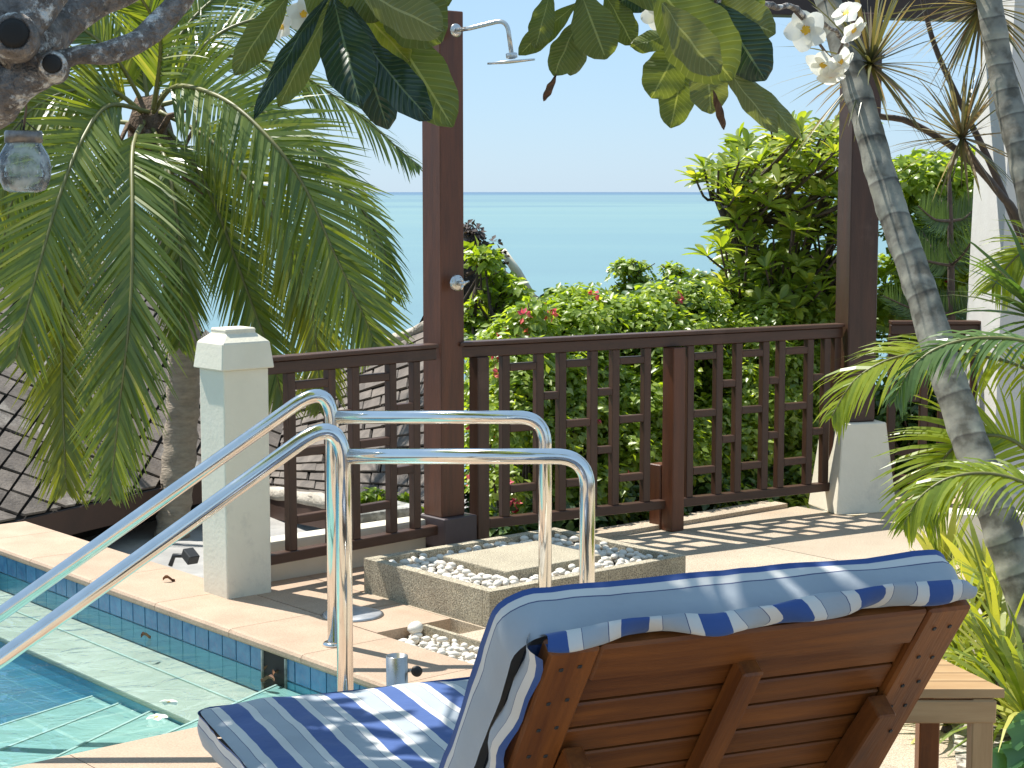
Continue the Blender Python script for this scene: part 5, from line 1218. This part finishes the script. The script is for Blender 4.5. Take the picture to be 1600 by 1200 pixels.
for x, y, Y, r in [(22, 52, 2.64, .023), (82, 100, 2.70, .015)]:   # cut stubs, the shade of each hollow painted as a dark disc
    c = A(x, y, Y); lathe('cut_stub', [(r * 1.55, -.05), (r * 1.45, -.012), (r * 1.15, .0), (r * 1.0, .001), (r * .9, -.004), (r * .8, -.02), (r * .2, -.028)], c, MT['frangibark'], fg, 18, (.2, -1, .1))
    lathe('hollow_shade', [(r * .95, 0), (r * .6, .003), (.001, .004)], c + Vector((0, -.004, 0)), MT['dark'], fg, 16, (.2, -1, .1))
def bigleaf(b, t, wpx, m, Y, dY=0., fold=.25, tilt=0., curl=.1, parent=fg, drop=0., name='leaf'):
    p0 = A(b[0], b[1], Y); p1 = A(t[0], t[1], Y + dY); Wd = wpx / F * Y; d = p1 - p0; L = d.length; d.normalize()
    view = ((p0 + p1) / 2 - CAM).normalized(); s = d.cross(view).normalized(); nn = s.cross(d).normalized()
    if nn.dot(view) > 0: nn = -nn
    ca_, sa_ = math.cos(tilt), math.sin(tilt); s, nn = s * ca_ + nn * sa_, nn * ca_ - s * sa_
    V = []; UVs = []; nl, nw = 16, 6; ph_ = random.uniform(0, 6)
    for i in range(nl + 1):
        v = i / nl; prof = (math.sin(math.pi * (v ** 1.35) * .985 + .02) ** .62) if v < 1 else .05
        prof = max(prof, .04) * (.96 + .04 * math.sin(v * 24 + ph_)); cen_ = p0 + d * L * v + nn * curl * L * (math.sin(math.pi * v)) * .5
        bend = .03 * math.sin(v * 3 + ph_) * L
        for j in range(nw + 1):
            u = j / nw * 2 - 1
            V.append(cen_ + s * (u * prof * Wd / 2 / max(.45, ca_) + bend * .3) - nn * (fold * Wd * .5 * (abs(u) ** 1.4) * prof) + nn * .004 * math.sin(v * 17 + u * 3 + ph_)); UVs.append((j / nw, v))
    Fq = [(i * (nw + 1) + j, i * (nw + 1) + j + 1, (i + 1) * (nw + 1) + j + 1, (i + 1) * (nw + 1) + j) for i in range(nl) for j in range(nw)]
    return link(name, mesh(name, V, Fq, m, True, uv=UVs), parent)
LA, LBm, LC, LD = MT['leafA'], MT['leafB'], MT['leafC'], MT['leafD']
for b, t, wp, m, Y, dY, fold, tilt in [
 ((452, -12), (367, 118), 44, LA, 3.80, .0, .35, .2), ((512, -8), (399, 187), 27, LBm, 3.70, -.15, .5, .5), ((522, -5), (437, 168), 42, LA, 3.76, 0, .3, .1),
 ((519, -4), (566, 163), 72, LBm, 3.66, -.2, .25, 0), ((548, 10), (606, 202), 66, LBm, 3.80, 0, .2, 0), ((566, 60), (673, 187), 56, LBm, 3.72, -.1, .2, .1),
 ((585, 10), (708, 198), 78, LA, 3.90, 0, .15, 0), ((548, 0), (640, 95), 56, LC, 3.86, 0, .2, -.2), ((555, -22), (692, 50), 66, LD, 3.68, -.1, .35, .3), ((590, -40), (690, 66), 92, LA, 3.82, 0, .2, .1), ((470, -40), (545, 40), 60, LA, 3.9, 0, .2, 0), ((640, -60), (700, 10), 70, LA, 3.9, 0, .2, 0), ((540,-50),(600,30),70,LA,3.84,0,.2,.1),
 ((862, -14), (836, 76), 36, LA, 3.9, 0, .25, .1), ((900, 4), (811, 87), 34, LA, 3.94, 0, .3, .2), ((905, 28), (866, 119), 46, LA, 3.9, 0, .6, .3), ((908, 30), (890, 118), 38, LD, 3.93, 0, .4, -.2),
 ((908, -14), (946, 93), 66, LA, 3.84, 0, .2, 0), ((945, -10), (990, 70), 44, LA, 3.95, 0, .3, -.2), ((1066, 50), (985, 73), 30, LA, 3.9, 0, .4, .3),
 ((1066, 62), (1017, 153), 62, LA, 3.94, 0, .2, 0), ((1070, 88), (1047, 200), 50, LA, 3.98, 0, .25, 0), ((1018, -28), (1146, 124), 104, LA, 3.72, 0, .2, .05), ((1035, 5), (1125, 115), 60, LD, 3.69, -.03, .1, .4),
 ((1103, 80), (1112, 178), 56, LD, 3.9, 0, .2, -.1), ((1122, 5), (1196, 126), 70, LBm, 3.8, 0, .2, 0), ((1110, 0), (1212, 52), 56, LD, 3.92, 0, .35, .2),
 ((1122, 92), (1216, 207), 34, LD, 3.84, 0, .4, .3), ((1150, 108), (1252, 216), 28, LD, 3.88, 0, .4, -.2), ((940, -30), (1080, 6), 46, LA, 3.88, 0, .2, 0), ((1040, -30), (960, 6), 50, LBm, 3.96, 0, .2, 0), ((1060, -40), (1120, 50), 60, LA, 3.9, 0, .2, 0), ((1120, -40), (1190, 20), 60, LA, 3.95, 0, .2, 0), ((1180, -40), (1140, 15), 50, LBm, 3.95, 0, .2, 0)]:
    bigleaf(b, t, wp * 1.14, m, Y, dY, fold * .8, tilt)
bigleaf((870, 116), (849, 158), 12, MT['dry'], 3.9, 0, .6, .2); bigleaf((1114, 140), (1131, 203), 13, MT['dry'], 3.88, 0, .7, .2)
for x, y in ((521, -4), (905, 0), (1066, 50), (1120, 0)): tube('twig', [A(x, y - 60, 3.88), A(x + 4, y - 20, 3.86), A(x, y + 12, 3.85)], [.012, .010, .007], MT['frangibark'], fg, 10)
def flw(x, y, Y, r, n, roll): 
    c = A(x, y, Y); return plumeria('flower', c, n, r, fg, None, None, roll)
for a in [(1259, 47, 4.7, .056, (-.1, -1, -.05), .4), (1322, 20, 4.75, .042, (-.5, -.6, .6), .2), (1334, 48, 4.72, .042, (.5, -.5, -.6), 1.), (1286, 102, 4.8, .05, (-.4, -.5, -.7), .6), (1313, 98, 4.78, .046, (.5, -.6, -.5), 0.), (1300, 118, 4.8, .04, (.1, -.6, -.8), .9), (441, 42, 4.1, .030, (-.6, -.8, .2), .3), (474, 22, 4.1, .040, (.3, -.7, -.3), 1.2), (504, 50, 4.1, .036, (.6, -.6, -.4), .1), (1028, 22, 4.1, .040, (-.2, -.9, -.2), .5)]: flw(*a)
tube('flower_stalk', smooth_path([A(1240, 16, 4.6), A(1262, 40, 4.75), A(1300, 92, 4.85), A(1320, 60, 4.8)], 10), .004, MT['twig'], fg, 6)
# crown above the view: rosettes whose gaps let the sun through in spots
def crown(spots, L, n0, n1):
    for (x, y, z) in spots:
        V, Q, R, o = [], [], [], 0
        for _ in range(1): o = rosette_pts(Vector((x, y, z)), (random.uniform(-.4, .4), random.uniform(-.4, .4), 1), random.randint(n0, n1), L, V, Q, R, o, .30, .8)
        link('leaf_rosette', mesh('leaf_rosette', V, Q, MT['frangi'], True, rnd=R), fg)
def shadow_spot(t, s, zt, z):   # where a rosette must hang to shade a spot on the lounger
    p = Lp(t, s, zt); k = (z - zt) / -SUN.z; return p - SUN * k
cs = []; random.seed(21)
for _ in range(3000):
    if len(cs) >= 135: break
    t = random.uniform(-.35, 1.05); s = random.uniform(-.45, 2.15); z = random.uniform(2.5, 3.3); p = shadow_spot(t, s, .45, z); x_, y_ = PJ(p + Vector((0, .25, -.28)))
    if y_ > -10: continue
    if all((p - Vector(c)).length > .125 for c in cs): cs.append(tuple(p))
crown(cs, .24, 8, 12)
parts = []
nodes = [Vector((-1.1, 3.1, 2.5)), Vector((-.6, 3.3, 2.9)), Vector((0.1, 3.6, 3.1)), Vector((-.9, 2.4, 2.6)), Vector((-1.2, 3.9, 2.6))]
parts.append(tube_data([nodes[0], nodes[3]], [.02, .016], 8)); parts.append(tube_data([nodes[0], nodes[4]], [.02, .016], 8))
for c in cs: c = Vector(c); nd = min(nodes, key=lambda g: (g - c).length); parts.append(tube_data([nd, nd.lerp(c, .6) - Z * .04, c], [.012, .01, .008], 6))
link('twigs', mesh('twigs', *join_data(parts), MT['frangibark'], True), fg)

# ------------------------------------------------------------------ hanging jar
jr = thing('hanging_jar', 'clear glass jar with metal lid hanging on a cord from the frangipani limb', 'jar')
jc = A(38, 258, 3.2); jr.location = jc; s_ = 3.2 / F
prof = [(.001, -42), (22, -42), (32, -38), (39, -22), (41, -4), (38, 14), (30, 28), (27, 33), (27, 36)]
lathe('glass_body', [(r * s_ if r > .1 else .001, z * s_) for r, z in prof], jc, MT['glass'], jr, 32)
lathe('lid', [(26 * s_, 34 * s_), (29 * s_, 34.5 * s_), (29 * s_, 50 * s_), (27 * s_, 53 * s_), (.001, 53.5 * s_)], jc, MT['lidm'], jr, 32)
lathe('water', [(.001, -41 * s_), (21 * s_, -41 * s_), (31 * s_, -37 * s_), (38 * s_, -22 * s_), (38.5 * s_, -18 * s_), (.001, -18 * s_)], jc, MT['glass'], jr, 28)
tube('cord', [jc + Z * 53 * s_, A(41, 170, 3.1), A(38, 120, 2.9)], .0022, MT['rope'], jr, 6)
for an in (0, 2.1, 4.2): tube('wire', [jc + Z * 70 * s_, jc + Vector((math.cos(an), math.sin(an), 0)) * 29 * s_ + Z * 46 * s_], .001, MT['rope'], jr, 5)
# spot lamp on a bracket beyond the coping
lampc = A(298, 870, 8.9)
gl_ = thing('garden_spotlight', 'small black garden spotlight on a bracket between palm trunk and pillar', 'lamp', lampc)
bar('lamp_body', A(292, 862, 8.9), A(303, 876, 8.85), .06, .05, MT['black'], gl_); tube('bracket', [A(292, 868, 8.9), A(272, 868, 8.95), A(266, 884, 8.95)], .012, MT['black'], gl_, 8)
